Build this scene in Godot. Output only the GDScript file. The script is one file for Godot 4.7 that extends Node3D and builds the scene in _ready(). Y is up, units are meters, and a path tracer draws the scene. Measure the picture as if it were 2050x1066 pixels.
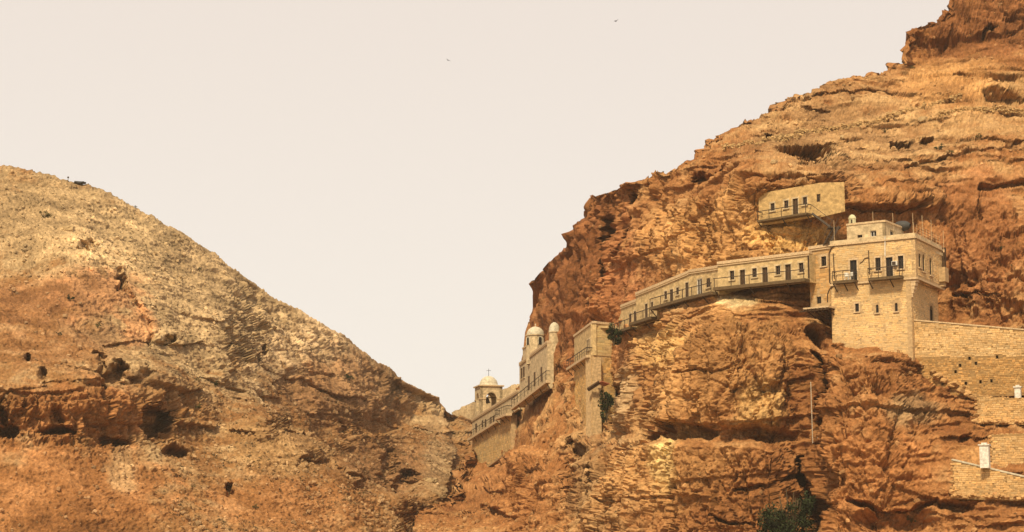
extends Node3D
# A cliff monastery above a dry valley. Metres, y up. The camera stands in the valley and looks up at the mountain.
# Places are surveyed as (photo column, photo row, metres from the camera) and turned into world points by survey().

const FOCAL := 3850.0
const EYE := Vector3(0, 1.7, 0)
var pc := cos(atan(617.0 / 3850.0))
var ps := sin(atan(617.0 / 3850.0))
var rng := RandomNumberGenerator.new()
var used := {}
var M := {}
var unit_box: BoxMesh

# ------------------------------------------------------------------ survey
func ray(px: float, py: float) -> Vector3:
	var a := (px - 1025.0) / FOCAL
	var b := (533.0 - py) / FOCAL
	return Vector3(a, b * pc + ps, b * ps - pc)

func survey(px: float, py: float, d: float) -> Vector3:
	return EYE + ray(px, py) * d

func height_over(p: Vector3, py: float) -> float:      # how high above p the point straight over it is that shows on row py
	var k := (533.0 - py) / FOCAL
	return EYE.y - p.z * (k * pc + ps) / (pc - k * ps) - p.y

func on_plane(t: Transform3D, px: float, py: float) -> Vector3:   # where the sight line meets the plane z = 0 of a frame, in that frame
	var r := ray(px, py)
	var k := (t.origin - EYE).dot(t.basis.z) / r.dot(t.basis.z)
	return t.affine_inverse() * (EYE + r * k)

func frame(a: Vector3, b: Vector3) -> Transform3D:     # x runs from a to b, z points out of the wall
	var x := Vector3(b.x - a.x, 0, b.z - a.z).normalized()
	return Transform3D(Basis(x, Vector3.UP, x.cross(Vector3.UP)), a)

# ------------------------------------------------------------------ nodes
func numbered(called: String) -> String:
	if not used.has(called):
		used[called] = 0
		return called
	used[called] += 1
	return "%s_%03d" % [called, used[called]]

func thing(called: String, label: String, category: String, t: Transform3D, group := "") -> Node3D:
	var o := Node3D.new()
	o.name = numbered(called)
	o.transform = t
	add_child(o)
	return tag(o, label, category, group)

func tag(o: Node3D, label: String, category: String, group := "") -> Node3D:
	o.set_meta("label", label)
	o.set_meta("category", category)
	o.set_meta("kind", "thing")
	if group:
		o.set_meta("group", group)
	return o

func part(parent: Node3D, called: String, mesh: Mesh, mat: Material, t := Transform3D()) -> MeshInstance3D:
	var o := MeshInstance3D.new()
	o.name = called if parent != self else numbered(called)
	o.mesh = mesh
	o.material_override = mat
	o.transform = t
	parent.add_child(o, true)
	return o

func box(parent: Node3D, called: String, at: Vector3, size: Vector3, mat: Material) -> MeshInstance3D:
	return part(parent, called, unit_box, mat, Transform3D(Basis.from_scale(size), at))

func bar(parent: Node3D, called: String, a: Vector3, b: Vector3, th: float, mat: Material, th2 := 0.0) -> MeshInstance3D:
	var y := (b - a).normalized()
	var x := y.cross(Vector3(0.013, 0.02, 1)).normalized()
	var z := x.cross(y)
	return part(parent, called, unit_box, mat, Transform3D(Basis(x * th, y * (b - a).length(), z * (th2 if th2 > 0 else th)), (a + b) * 0.5))

# ------------------------------------------------------------------ mesh helpers
func begin() -> SurfaceTool:
	var st := SurfaceTool.new()
	st.begin(Mesh.PRIMITIVE_TRIANGLES)
	return st

func quad(st: SurfaceTool, a: Vector3, b: Vector3, c: Vector3, d: Vector3) -> void:   # counter-clockwise seen from the front
	var n := (b - a).cross(c - a)
	if n.length() < 1e-9:
		n = (c - a).cross(d - a)
	if n.length() < 1e-9:
		return
	n = n.normalized()
	for p: Vector3 in [a, c, b, a, d, c]:
		st.set_normal(n)
		st.add_vertex(p)

func add_box(st: SurfaceTool, lo: Vector3, hi: Vector3) -> void:
	var p := func(i: int) -> Vector3: return Vector3(hi.x if i & 1 else lo.x, hi.y if i & 2 else lo.y, hi.z if i & 4 else lo.z)
	quad(st, p.call(4), p.call(5), p.call(7), p.call(6))
	quad(st, p.call(1), p.call(0), p.call(2), p.call(3))
	quad(st, p.call(0), p.call(4), p.call(6), p.call(2))
	quad(st, p.call(5), p.call(1), p.call(3), p.call(7))
	quad(st, p.call(6), p.call(7), p.call(3), p.call(2))
	quad(st, p.call(0), p.call(1), p.call(5), p.call(4))

func lathe(profile: PackedVector2Array, sides := 24, smooth := true, from := 0.0, upto := TAU) -> ArrayMesh:
	var st := begin()
	st.set_smooth_group(0 if smooth else -1)
	for i in sides:
		var a := from + (upto - from) * i / sides
		var b := from + (upto - from) * (i + 1) / sides
		for j in profile.size() - 1:
			var p := profile[j]
			var q := profile[j + 1]
			var v := [Vector3(p.x * cos(a), p.y, p.x * sin(a)), Vector3(p.x * cos(b), p.y, p.x * sin(b)), Vector3(q.x * cos(b), q.y, q.x * sin(b)), Vector3(q.x * cos(a), q.y, q.x * sin(a))]
			for k in [0, 1, 2, 0, 2, 3]:
				st.add_vertex(v[k])
	st.index()
	st.generate_normals()
	return st.commit()

# A wall in its own plane (z = 0 is the outside), bottom from b0 to b1, top from t0 to t1, with openings [u0, v0, u1, v1, kind].
func wall_mesh(L: float, b0: float, b1: float, t0: float, t1: float, holes: Array, th := 0.45) -> ArrayMesh:
	var st := begin()
	var bot := func(u: float) -> float: return lerpf(b0, b1, u / L)
	var top := func(u: float) -> float: return lerpf(t0, t1, u / L)
	var sorted := holes.duplicate()
	sorted.sort_custom(func(p, q): return p[0] < q[0])
	var u := 0.0
	var through := holes.size() > 0 and String(holes[0][4]) == "arch hole"
	var strip := func(a: float, b: float) -> void:
		if b - a > 0.001:
			quad(st, Vector3(a, bot.call(a), 0), Vector3(b, bot.call(b), 0), Vector3(b, top.call(b), 0), Vector3(a, top.call(a), 0))
			if through:
				quad(st, Vector3(b, bot.call(b), -th), Vector3(a, bot.call(a), -th), Vector3(a, top.call(a), -th), Vector3(b, top.call(b), -th))
	for h: Array in sorted:
		strip.call(u, h[0])
		var a: float = h[0]
		var b: float = h[2]
		var d := th if through else 0.3
		if h[1] > bot.call(a) + 0.01:
			quad(st, Vector3(a, bot.call(a), 0), Vector3(b, bot.call(b), 0), Vector3(b, h[1], 0), Vector3(a, h[1], 0))
			quad(st, Vector3(a, h[1], 0), Vector3(b, h[1], 0), Vector3(b, h[1], -d), Vector3(a, h[1], -d))
			if through:
				quad(st, Vector3(b, bot.call(b), -d), Vector3(a, bot.call(a), -d), Vector3(a, h[1], -d), Vector3(b, h[1], -d))
		var arched: bool = String(h[4]).begins_with("arch")
		var n := 8 if arched else 1
		var rise: float = minf((b - a) / 2, h[3] - h[1]) if arched else 0.0
		for k in n:
			var x0 := lerpf(a, b, float(k) / n)
			var x1 := lerpf(a, b, float(k + 1) / n)
			var y0: float = h[3] - rise + rise * sqrt(maxf(0, 1 - pow(2.0 * k / n - 1, 2))) if arched else h[3]
			var y1: float = h[3] - rise + rise * sqrt(maxf(0, 1 - pow(2.0 * (k + 1) / n - 1, 2))) if arched else h[3]
			quad(st, Vector3(x0, y0, 0), Vector3(x1, y1, 0), Vector3(x1, top.call(x1), 0), Vector3(x0, top.call(x0), 0))
			quad(st, Vector3(x0, y0, -d), Vector3(x1, y1, -d), Vector3(x1, y1, 0), Vector3(x0, y0, 0))
			if through:
				quad(st, Vector3(x1, y1, -d), Vector3(x0, y0, -d), Vector3(x0, top.call(x0), -d), Vector3(x1, top.call(x1), -d))
		quad(st, Vector3(a, h[1], -d), Vector3(a, h[3] - rise, -d), Vector3(a, h[3] - rise, 0), Vector3(a, h[1], 0))
		quad(st, Vector3(b, h[1], 0), Vector3(b, h[3] - rise, 0), Vector3(b, h[3] - rise, -d), Vector3(b, h[1], -d))
		u = b
	strip.call(u, L)
	quad(st, Vector3(0, top.call(0.0), 0), Vector3(L, top.call(L), 0), Vector3(L, top.call(L), -th), Vector3(0, top.call(0.0), -th))
	quad(st, Vector3(0, b0, -th), Vector3(0, b0, 0), Vector3(0, t0, 0), Vector3(0, t0, -th))
	quad(st, Vector3(L, b1, 0), Vector3(L, b1, -th), Vector3(L, t1, -th), Vector3(L, t1, 0))
	if not through:
		quad(st, Vector3(L, b1, -th), Vector3(0, b0, -th), Vector3(0, t0, -th), Vector3(L, t1, -th))
	quad(st, Vector3(0, b0, -th), Vector3(L, b1, -th), Vector3(L, b1, 0), Vector3(0, b0, 0))
	return st.commit()

# windows and doors in their openings; sill, frame and surround are their sub-parts
func fill_openings(root: Node3D, t: Transform3D, holes: Array, style: Dictionary) -> void:
	for h: Array in holes:
		var kind: String = h[4]
		if kind.ends_with("hole"):
			continue
		var rec: float = style.get("recess", 0.2)
		var w: float = h[2] - h[0]
		var hh: float = h[3] - h[1]
		var c := Vector3((h[0] + h[2]) / 2, (h[1] + h[3]) / 2, -rec)
		var door := kind.contains("door")
		var leaf: Material = style.door if door else style.window
		var bm := BoxMesh.new()
		bm.size = Vector3(w, hh, 0.06)
		var o := part(root, "door" if door else "window", bm, leaf, t * Transform3D(Basis(), c))
		var sub := func(called: String, mesh: Mesh, m: Material) -> void:
			part(o, called, mesh, m)
		var st := begin()
		var e := 0.06
		for s in [-1, 1]:
			add_box(st, Vector3(s * w / 2 - (e if s > 0 else 0.0), -hh / 2, 0.03), Vector3(s * w / 2 + (0.0 if s > 0 else e), hh / 2, 0.09))
		add_box(st, Vector3(-w / 2 + e, hh / 2 - e, 0.03), Vector3(w / 2 - e, hh / 2, 0.09))
		if not door:
			add_box(st, Vector3(-w / 2 + e, -hh / 2, 0.03), Vector3(w / 2 - e, -hh / 2 + e, 0.09))
		if w > 0.5:
			add_box(st, Vector3(-0.03, -hh / 2 + e, 0.03), Vector3(0.03, hh / 2 - e, 0.08))
		if not door and hh > 0.9:
			add_box(st, Vector3(-w / 2 + e, hh * 0.14, 0.03), Vector3(-0.03 if w > 0.5 else w / 2 - e, hh * 0.14 + 0.05, 0.075))
		sub.call("frame", st.commit(), style.frame_white if kind.contains("white") else style.frame)
		if style.get("surround") and not kind.contains("bare"):
			st = begin()
			var f: float = style.get("band", 0.13)
			if not kind.begins_with("arch"):
				add_box(st, Vector3(-w / 2 - f, hh / 2, rec - 0.01), Vector3(w / 2 + f, hh / 2 + f * 1.3, rec + 0.04))
				for s in [-1, 1]:
					add_box(st, Vector3(-w / 2 - f if s < 0 else w / 2, -hh / 2, rec - 0.01), Vector3(-w / 2 if s < 0 else w / 2 + f, hh / 2 - 0.002, rec + 0.035))
				sub.call("surround", st.commit(), style.surround)
		if not door and not kind.contains("bare"):
			st = begin()
			add_box(st, Vector3(-w / 2 - 0.16, -hh / 2 - 0.13, 0.02), Vector3(w / 2 + 0.16, -hh / 2 - 0.002, rec + 0.13))
			sub.call("sill", st.commit(), style.sill)

# courses of separately cut stones standing a little proud of the mortar
var stone_mesh: ArrayMesh
var rubble_mesh: ArrayMesh
func stones(root: Node3D, t: Transform3D, L: float, b0: float, b1: float, t0: float, t1: float, holes: Array, sw: float, sh: float, tint: Color, var_amt := 0.22, rough := 0.03) -> void:
	var weather := fbm(0.22, 4, 61, FastNoiseLite.TYPE_SIMPLEX_SMOOTH, FastNoiseLite.FRACTAL_FBM, 0.6)
	var at: Array[Transform3D] = []
	var cols: Array[Color] = []
	var lo := minf(b0, b1)
	var hi := maxf(t0, t1)
	var v := lo
	while v < hi:
		var h := sh * rng.randf_range(0.7, 1.3)
		var u := rng.randf_range(-0.5, 0.0) * sw
		while u < L:
			var w := sw * rng.randf_range(0.45, 1.75)
			var c := Vector2(u + w / 2, v + h / 2)
			var ok := c.x > 0.08 and c.x < L - 0.08 and v > lerpf(b0, b1, c.x / L) and v + h < lerpf(t0, t1, c.x / L) + 0.02
			var w0 := maxf(u, 0.0)
			var w1 := minf(u + w, L)
			if ok:
				for hole: Array in holes:
					var m := 0.02 if hole[4] == "hole" else 0.14
					if w1 > hole[0] - m and w0 < hole[2] + m and v + h > hole[1] - m * 1.4 and v < hole[3] + m * 1.3:
						ok = false
						break
			if ok:
				var b := Basis.from_euler(Vector3(rng.randf_range(-1, 1) * rough, rng.randf_range(-1, 1) * rough, rng.randf_range(-1, 1) * rough * 0.8))
				at.append(Transform3D(b * Basis.from_scale(Vector3(w1 - w0 - 0.01, h - 0.01, 0.07)), Vector3((w0 + w1) / 2, c.y, rng.randf_range(-0.045, -0.015) + rough * 0.6 * rng.randf())))
				var k := (1.0 + rng.randf_range(-var_amt, var_amt)) * (1.0 + 0.38 * weather.get_noise_3d(c.x, c.y * 1.5, L * 7.0))
				var warm := rng.randf_range(-0.06, 0.06)
				cols.append(Color(tint.r * k * (1 + warm), tint.g * k, tint.b * k * (1 - warm * 1.5)))
			u += w
		v += h
	scatter(root, "stones", stone_mesh, at, cols, M.stone_tinted, t)

func scatter(root: Node3D, called: String, mesh: Mesh, at: Array[Transform3D], cols: Array[Color], mat: Material, t := Transform3D()) -> MultiMeshInstance3D:
	var mm := MultiMesh.new()
	mm.transform_format = MultiMesh.TRANSFORM_3D
	mm.use_colors = cols.size() > 0
	mm.mesh = mesh
	mm.instance_count = at.size()
	for i in at.size():
		mm.set_instance_transform(i, at[i])
		if cols.size():
			mm.set_instance_color(i, cols[i])
	var o := MultiMeshInstance3D.new()
	o.name = called if root != self else numbered(called)
	o.multimesh = mm
	o.material_override = mat
	o.transform = t
	o.set_meta("kind", "stuff")
	root.add_child(o, true)
	return o

func lin(r: float, g: float, b: float) -> Color:
	return Color(r, g, b).linear_to_srgb()

func mat(called: String, c: Color, rough := 0.9, tex: Texture2D = null, scale := 0.3, bump: Texture2D = null, bump_scale := 1.0) -> StandardMaterial3D:
	var m := StandardMaterial3D.new()
	m.resource_name = called
	m.albedo_color = c
	m.roughness = rough
	m.metallic_specular = 0.3
	if tex or bump:
		m.albedo_texture = tex
		m.uv1_triplanar = true
		m.uv1_world_triplanar = true
		m.uv1_scale = Vector3.ONE * scale
		if bump:
			m.normal_enabled = true
			m.normal_texture = bump
			m.normal_scale = bump_scale
	M[called] = m
	return m

func noise_tex(freq: float, lo: float, hi: float, sd: int, normal := false, kind := FastNoiseLite.TYPE_SIMPLEX, gain := 0.55) -> NoiseTexture2D:
	var n := FastNoiseLite.new()
	n.seed = sd
	n.noise_type = kind
	n.frequency = freq
	n.fractal_octaves = 5
	n.fractal_gain = gain
	var t := NoiseTexture2D.new()
	t.width = 512
	t.height = 512
	t.seamless = true
	t.noise = n
	if normal:
		t.as_normal_map = true
		t.bump_strength = 6.0
	else:
		var g := Gradient.new()
		g.set_color(0, Color(lo, lo, lo))
		g.set_color(1, Color(hi, hi, hi))
		t.color_ramp = g
	return t

func fbm(freq: float, oct: int, sd: int, kind := FastNoiseLite.TYPE_SIMPLEX_SMOOTH, frac := FastNoiseLite.FRACTAL_FBM, gain := 0.5) -> FastNoiseLite:
	var n := FastNoiseLite.new()
	n.seed = sd
	n.noise_type = kind
	n.frequency = freq
	n.fractal_type = frac
	n.fractal_octaves = oct
	n.fractal_gain = gain
	return n

# ------------------------------------------------------------------ land
func along(line: PackedVector2Array, x: float) -> float:
	if x <= line[0].x:
		return line[0].y
	for i in line.size() - 1:
		if x <= line[i + 1].x:
			return lerpf(line[i].y, line[i + 1].y, (x - line[i].x) / maxf(line[i + 1].x - line[i].x, 0.001))
	return line[-1].y

func column_depth(col: Array, y: float) -> float:      # col: [row, metres, row, metres ...], rows falling
	if y >= col[0]:
		return col[1]
	var i := 2
	while i < col.size():
		if y >= col[i]:
			return lerpf(col[i - 1], col[i + 1], (col[i - 2] - y) / (col[i - 2] - col[i]))
		i += 2
	return col[-1] + (col[-2] - y) * 0.12

var land_at := {}     # called -> [x0, dx, nx, ny, rows, positions] for setting things on the land

func land(called: String, x0: float, x1: float, nx: int, ny: int, foot: float, skyline: PackedVector2Array, table: Dictionary, feats: Array, calm: Array, tints: Array, look: Dictionary) -> MeshInstance3D:
	# 1. the large shape, from survey columns, smoothed
	var g := 12.0
	var gx := int((x1 - x0) / g) + 3
	var gy := int((foot + 310.0) / g) + 3
	var keys := table.keys()
	var D := PackedFloat32Array()
	D.resize(gx * gy)
	for i in gx:
		var x := x0 + (i - 1) * g
		var k := 0
		while k < keys.size() - 2 and x > keys[k + 1]:
			k += 1
		var f := clampf((x - keys[k]) / (keys[k + 1] - keys[k]), 0.0, 1.0)
		for j in gy:
			var y := -300.0 + (j - 1) * g
			D[i * gy + j] = lerpf(column_depth(table[keys[k]], y), column_depth(table[keys[k + 1]], y), f)
	for pass_ in int(look.get("soften", 2)):
		var S := D.duplicate()
		for i in range(1, gx - 1):
			for j in range(1, gy - 1):
				var q := i * gy + j
				S[q] = D[q] * 0.28 + (D[q - 1] + D[q + 1] + D[q - gy] + D[q + gy]) * 0.18
		D = S
	# 2. the base net
	var total := ny + 7
	var n := nx * total
	var P := PackedVector3Array()
	P.resize(n)
	var rows := PackedFloat32Array()
	rows.resize(n)
	var dx := (x1 - x0) / (nx - 1)
	var edge := fbm(0.035, 4, 77)
	var big := fbm(look.get("big_f", 0.035), 3, 11)
	var flute := fbm(1.0, 4, 12, FastNoiseLite.TYPE_SIMPLEX_SMOOTH, FastNoiseLite.FRACTAL_RIDGED)
	var bed := fbm(1.0, 3, 13)
	var cell := fbm(look.get("cell_f", 0.3), 2, 14, FastNoiseLite.TYPE_CELLULAR)
	cell.cellular_return_type = FastNoiseLite.RETURN_DISTANCE2_SUB
	cell.cellular_jitter = 1.0
	var cell2 := fbm(look.get("cell2_f", 0.9), 1, 24, FastNoiseLite.TYPE_CELLULAR, FastNoiseLite.FRACTAL_NONE)
	cell2.cellular_return_type = FastNoiseLite.RETURN_CELL_VALUE
	var slab := fbm(look.get("slab_f", 0.2), 1, 25, FastNoiseLite.TYPE_CELLULAR, FastNoiseLite.FRACTAL_NONE)      # broken faces: one value for each block
	slab.cellular_return_type = FastNoiseLite.RETURN_CELL_VALUE
	var slab2 := fbm(look.get("slab_f", 0.2) * 2.9, 1, 26, FastNoiseLite.TYPE_CELLULAR, FastNoiseLite.FRACTAL_NONE)
	slab2.cellular_return_type = FastNoiseLite.RETURN_CELL_VALUE
	for sl: FastNoiseLite in [slab, slab2]:
		sl.domain_warp_enabled = true
		sl.domain_warp_amplitude = 1.2 if sl == slab else 0.4
		sl.domain_warp_frequency = 0.15 if sl == slab else 0.5
		sl.domain_warp_fractal_octaves = 3
	var joint := fbm(look.get("slab_f", 0.2) * 0.85, 1, 27, FastNoiseLite.TYPE_CELLULAR, FastNoiseLite.FRACTAL_NONE)      # open joints between the blocks
	var joint2 := fbm(look.get("slab_f", 0.2) * 2.6, 1, 28, FastNoiseLite.TYPE_CELLULAR, FastNoiseLite.FRACTAL_NONE)
	for jn: FastNoiseLite in [joint, joint2]:
		jn.cellular_return_type = FastNoiseLite.RETURN_DISTANCE2_SUB
		jn.domain_warp_enabled = true
		jn.domain_warp_amplitude = 1.6 if jn == joint else 0.5
		jn.domain_warp_frequency = 0.1 if jn == joint else 0.4
		jn.domain_warp_fractal_octaves = 3
	var plate := fbm(1.0, 1, 29, FastNoiseLite.TYPE_CELLULAR, FastNoiseLite.FRACTAL_NONE)      # beds: wide flat plates
	plate.cellular_return_type = FastNoiseLite.RETURN_CELL_VALUE
	var low_beds: float = look.get("low_beds", -1.0)
	var fine_low: float = look.get("fine_y", 0.7)
	var fine := fbm(0.8, 4, 15, FastNoiseLite.TYPE_SIMPLEX, FastNoiseLite.FRACTAL_FBM, 0.62)
	var lows := PackedFloat32Array()                # the lowest skyline near each column
	for i in nx:
		var most := -1e9
		for k in 29:
			most = maxf(most, along(skyline, x0 + i * dx + (k - 14) * 6.0))
		lows.append(most + 16.0)
	for i in nx:
		var x := x0 + i * dx
		var top: float = along(skyline, x) + edge.get_noise_1d(x) * look.get("ragged", 9.0) + edge.get_noise_1d(x * 4.0 + 500) * look.get("ragged", 9.0) * 0.35
		var fx := (x - x0) / g + 1.0
		var ix := clampi(int(fx), 0, gx - 2)
		fx -= ix
		var calm_top := 0.0
		for k in 13:
			calm_top += lows[clampi(i + int((k - 6) * 12.0 / dx), 0, nx - 1)] / 13.0
		var jt := int(ny * 0.93)
		for j in ny:
			var y := lerpf(foot, calm_top, float(j) / jt) if j <= jt else lerpf(calm_top, top, float(j - jt) / (ny - 1 - jt))
			var fy := (y + 300.0) / g + 1.0
			var iy := clampi(int(fy), 0, gy - 2)
			fy -= iy
			var q := ix * gy + iy
			var d := lerpf(lerpf(D[q], D[q + 1], fy), lerpf(D[q + gy], D[q + gy + 1], fy), fx)
			P[i * total + j] = EYE + ray(x, y) * d
			rows[i * total + j] = y
		var crest := P[i * total + ny - 1]
		var back := Vector3(crest.x, 0, crest.z).normalized()
		for k in 7:
			P[i * total + ny + k] = crest + back * (pow(k + 1, 1.6) * 1.6) - Vector3.UP * (pow(k + 1, 2.0) * 0.35)
			rows[i * total + ny + k] = top - 1
	# 3. which way is out
	var N := PackedVector3Array()
	N.resize(n)
	for i in nx:
		var ia := maxi(i - 5, 0) * total
		var ib := mini(i + 5, nx - 1) * total
		for j in total:
			var ja := maxi(j - 5, 0)
			var jb := mini(j + 5, total - 1)
			var v := (P[ib + j] - P[ia + j]).cross(P[i * total + jb] - P[i * total + ja])
			v.y *= 0.75
			N[i * total + j] = v.normalized()
	# 4. caves, cracks, ledges: metres pushed in
	var F := PackedFloat32Array()
	F.resize(n)
	var wx := PackedFloat32Array()
	wx.resize(n)
	var wy := PackedFloat32Array()
	wy.resize(n)
	var warp := fbm(0.22, 5, 31, FastNoiseLite.TYPE_SIMPLEX_SMOOTH, FastNoiseLite.FRACTAL_FBM, 0.6)
	for q in n:
		var p := P[q]
		wx[q] = warp.get_noise_3d(p.x, p.y, p.z)
		wy[q] = warp.get_noise_3d(p.y + 90, p.z, p.x)
	for f: Dictionary in feats:
		var pts: PackedVector2Array = f.get("line", PackedVector2Array([f.get("at", Vector2.ZERO)]))
		var r: Vector2 = f.r if f.has("r") else Vector2(f.w, f.w)
		var wob: float = f.get("wob", 9.0) * (1.0 if f.has("line") else 1.7)
		var lo := pts[0]
		var hi := pts[0]
		for p in pts:
			lo = lo.min(p)
			hi = hi.max(p)
		var fall: float = f.get("fall", 0.0)
		var pad := r * 1.5 + Vector2(wob, wob)
		lo -= pad + Vector2(0, fall * 1.2)
		hi += pad
		var deep: float = f.deep
		var soft: float = f.get("soft", 0.35)
		for i in range(maxi(0, int((lo.x - x0) / dx)), mini(nx, int((hi.x - x0) / dx) + 2)):
			for j in ny:
				var q := i * total + j
				var y := rows[q]
				if y < lo.y or y > hi.y:
					continue
				var at := Vector2(x0 + i * dx + wx[q] * wob, y + wy[q] * wob)
				if fall > 0.0:           # a ledge: what is above the line stands back
					if at.x < pts[0].x - 30 or at.x > pts[-1].x + 30:
						continue
					var over := along(pts, at.x) - at.y
					if over > 0.0:
						var ends := smoothstep(pts[0].x - 30, pts[0].x + 20, at.x) * (1.0 - smoothstep(pts[-1].x - 20, pts[-1].x + 30, at.x))
						F[q] += deep * ends * smoothstep(0.0, r.y, over) * (1.0 - smoothstep(fall * 0.25, fall * 1.1, over))
				elif pts.size() > 1:     # a crack
					var best := 1e9
					for k in pts.size() - 1:
						best = minf(best, at.distance_squared_to(Geometry2D.get_closest_point_to_segment(at, pts[k], pts[k + 1])))
					best = sqrt(best) / r.x
					if best < 1.3:
						F[q] += deep * (1.0 - smoothstep(0.45, 1.3, best))
				else:                    # a cave or hollow
					var e := ((at - pts[0]).rotated(-f.get("turn", 0.0)) / r)
					if f.get("arch", false) and e.y > 0.0:
						e.y = maxf(0.0, e.y - 0.0) * 1.0
						var side := absf(e.x)
						var l2 := maxf(side, e.y)
						if l2 < 1.3:
							F[q] += deep * (1.0 - smoothstep(1.0 - soft, 1.0 + soft * 0.3, l2))
						continue
					var l := e.length()
					if l < 1.3:
						F[q] += deep * (1.0 - smoothstep(1.0 - soft, 1.0 + soft * 0.3, l))
	# 5. rock relief and colour
	var C := PackedColorArray()
	C.resize(n)
	var tone := fbm(0.03, 4, 41, FastNoiseLite.TYPE_SIMPLEX_SMOOTH, FastNoiseLite.FRACTAL_FBM, 0.6)
	var tone2 := fbm(0.22, 4, 42, FastNoiseLite.TYPE_SIMPLEX_SMOOTH, FastNoiseLite.FRACTAL_FBM, 0.65)
	var speck := fbm(1.7, 2, 43, FastNoiseLite.TYPE_SIMPLEX)
	var r2 := RandomNumberGenerator.new()
	r2.seed = 5
	var beds: float = look.get("beds", 1.15)
	var amp: float = look.get("amp", 1.0)
	var pale: Color = look.pale
	var mid: Color = look.mid
	var dark: Color = look.dark
	var out := PackedVector3Array()
	out.resize(n)
	for i in nx:
		var x := x0 + i * dx
		for j in total:
			var q := i * total + j
			var nn := N[q]
			var inward := Vector3(nn.x * 0.4, nn.y * 0.1, nn.z * 0.4 + 0.8).normalized() * F[q]      # caves and cracks go level into the hill, northwards as the joints of the rock run
			var p := P[q] - inward
			var slope := smoothstep(0.3, 0.62, nn.y)
			var plates := 0.5 if low_beds < 0.0 else 0.75 * smoothstep(low_beds, low_beds + 110.0, rows[q] + wx[q] * 60.0) * (1.0 - smoothstep(850.0, 920.0, rows[q]))
			var a: float = big.get_noise_3dv(p) * look.get("big", 2.2)
			var fl := flute.get_noise_3d(p.x * 0.16, p.y * 0.045, p.z * 0.16)
			var bd := bed.get_noise_3d(p.x * 0.05, p.y * 0.42, p.z * 0.05)
			bd = signf(bd) * sqrt(absf(bd)) * 0.62 + bed.get_noise_3d(p.x * 0.13, p.y * 1.15 + 40.0, p.z * 0.13) * 0.55
			var fl2 := flute.get_noise_3d(p.x * 0.5 + 30.0, p.y * 0.13, p.z * 0.5)
			var sb := slab.get_noise_3d(p.x, p.y * 0.6, p.z) * 0.75 + slab2.get_noise_3d(p.x, p.y * 0.75, p.z) * 0.32
			var open := 1.0 - smoothstep(0.0, 0.13, joint.get_noise_3d(p.x, p.y * 0.42, p.z) + 1.0)
			var open2 := 1.0 - smoothstep(0.0, 0.16, joint2.get_noise_3d(p.x, p.y * 0.6, p.z) + 1.0)
			var pl := plate.get_noise_3d(p.x * 0.045 + a * 0.05, p.y * 0.36 + a * 0.15, p.z * 0.045)
			var ce := cell.get_noise_3dv(p)
			var c2 := cell2.get_noise_3d(p.x, p.y * 1.3, p.z)
			var fi := fine.get_noise_3d(p.x * 1.35, p.y * lerpf(fine_low, 1.3, slope), p.z * 1.35)
			var h: float = a + (pl * 0.55 - open * 1.0 - open2 * 0.4) * (1.0 - slope) + sb * lerpf(1.0, look.get("slabs", 0.2), slope) + fl * lerpf(0.45, 0.1, slope) + fl2 * lerpf(0.3, 0.0, slope) + bd * lerpf(0.22, 0.0, slope) + (ce + 0.5) * lerpf(0.12, look.get("lumps", 0.45), slope) + c2 * lerpf(0.12, look.get("blocks", 0.22), slope) + fi * lerpf(0.24, look.get("grit", 0.16), slope)
			h *= amp
			for k: Array in calm:
				if x > k[0] - 20 and x < k[2] + 20 and rows[q] > k[1] - 20 and rows[q] < k[3] + 20:
					var xx := x + wx[q] * 12.0
					var yy := rows[q] + wy[q] * 12.0
					var still := smoothstep(k[0] - 14, k[0] + 6, xx) * (1.0 - smoothstep(k[2] - 6, k[2] + 14, xx)) * smoothstep(k[1] - 14, k[1] + 6, yy) * (1.0 - smoothstep(k[3] - 6, k[3] + 14, yy))
					h = lerpf(h, h * 0.45 - 0.7, still)
			if j == 0:
				h = minf(h, 0.0)
			out[q] = p + nn * h + Vector3(nn.x, 0, nn.z).normalized() * ((bd * beds + pl * plates) * slope)
			var t := clampf(0.5 + tone.get_noise_3dv(p) * 0.75 + tone2.get_noise_3dv(p) * 0.6 + sb * 0.12 + bd * slope * 0.3, 0.0, 1.0)
			var col := dark.lerp(mid, t * 2.0) if t < 0.5 else mid.lerp(pale, t * 2.0 - 1.0)
			var s := 1.0 + speck.get_noise_3dv(p) * 0.3 + r2.randf_range(-0.13, 0.13)
			C[q] = Color(col.r * s, col.g * s, col.b * s)
	for b: Array in tints:                    # patches of other rock and soil: x, y, rx, ry, colour, strength
		for i in range(maxi(0, int((b[0] - b[2] * 1.4 - x0) / dx)), mini(nx, int((b[0] + b[2] * 1.4 - x0) / dx) + 1)):
			for j in total:
				var q := i * total + j
				var e := Vector2((x0 + i * dx - b[0]) / b[2], (rows[q] - b[1]) / b[3]).length() + wx[q] * 0.55 + wy[q] * 0.25
				if e < 1.15:
					var k: float = b[5] * (1.0 - smoothstep(0.55, 1.15, e))
					var lum := C[q].get_luminance() / mid.get_luminance()
					C[q] = C[q].lerp(Color(b[4].r * lum, b[4].g * lum, b[4].b * lum), k)
	# 6. commit
	for i in nx:
		var ia := maxi(i - 1, 0) * total
		var ib := mini(i + 1, nx - 1) * total
		for j in total:
			N[i * total + j] = (out[ib + j] - out[ia + j]).cross(out[i * total + mini(j + 1, total - 1)] - out[i * total + maxi(j - 1, 0)]).normalized()
	var I := PackedInt32Array()
	I.resize((nx - 1) * (total - 1) * 6)
	var w := 0
	for i in nx - 1:
		for j in total - 1:
			var q := i * total + j
			I[w] = q; I[w + 1] = q + total + 1; I[w + 2] = q + total
			I[w + 3] = q; I[w + 4] = q + 1; I[w + 5] = q + total + 1
			w += 6
	var arr := []
	arr.resize(Mesh.ARRAY_MAX)
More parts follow.
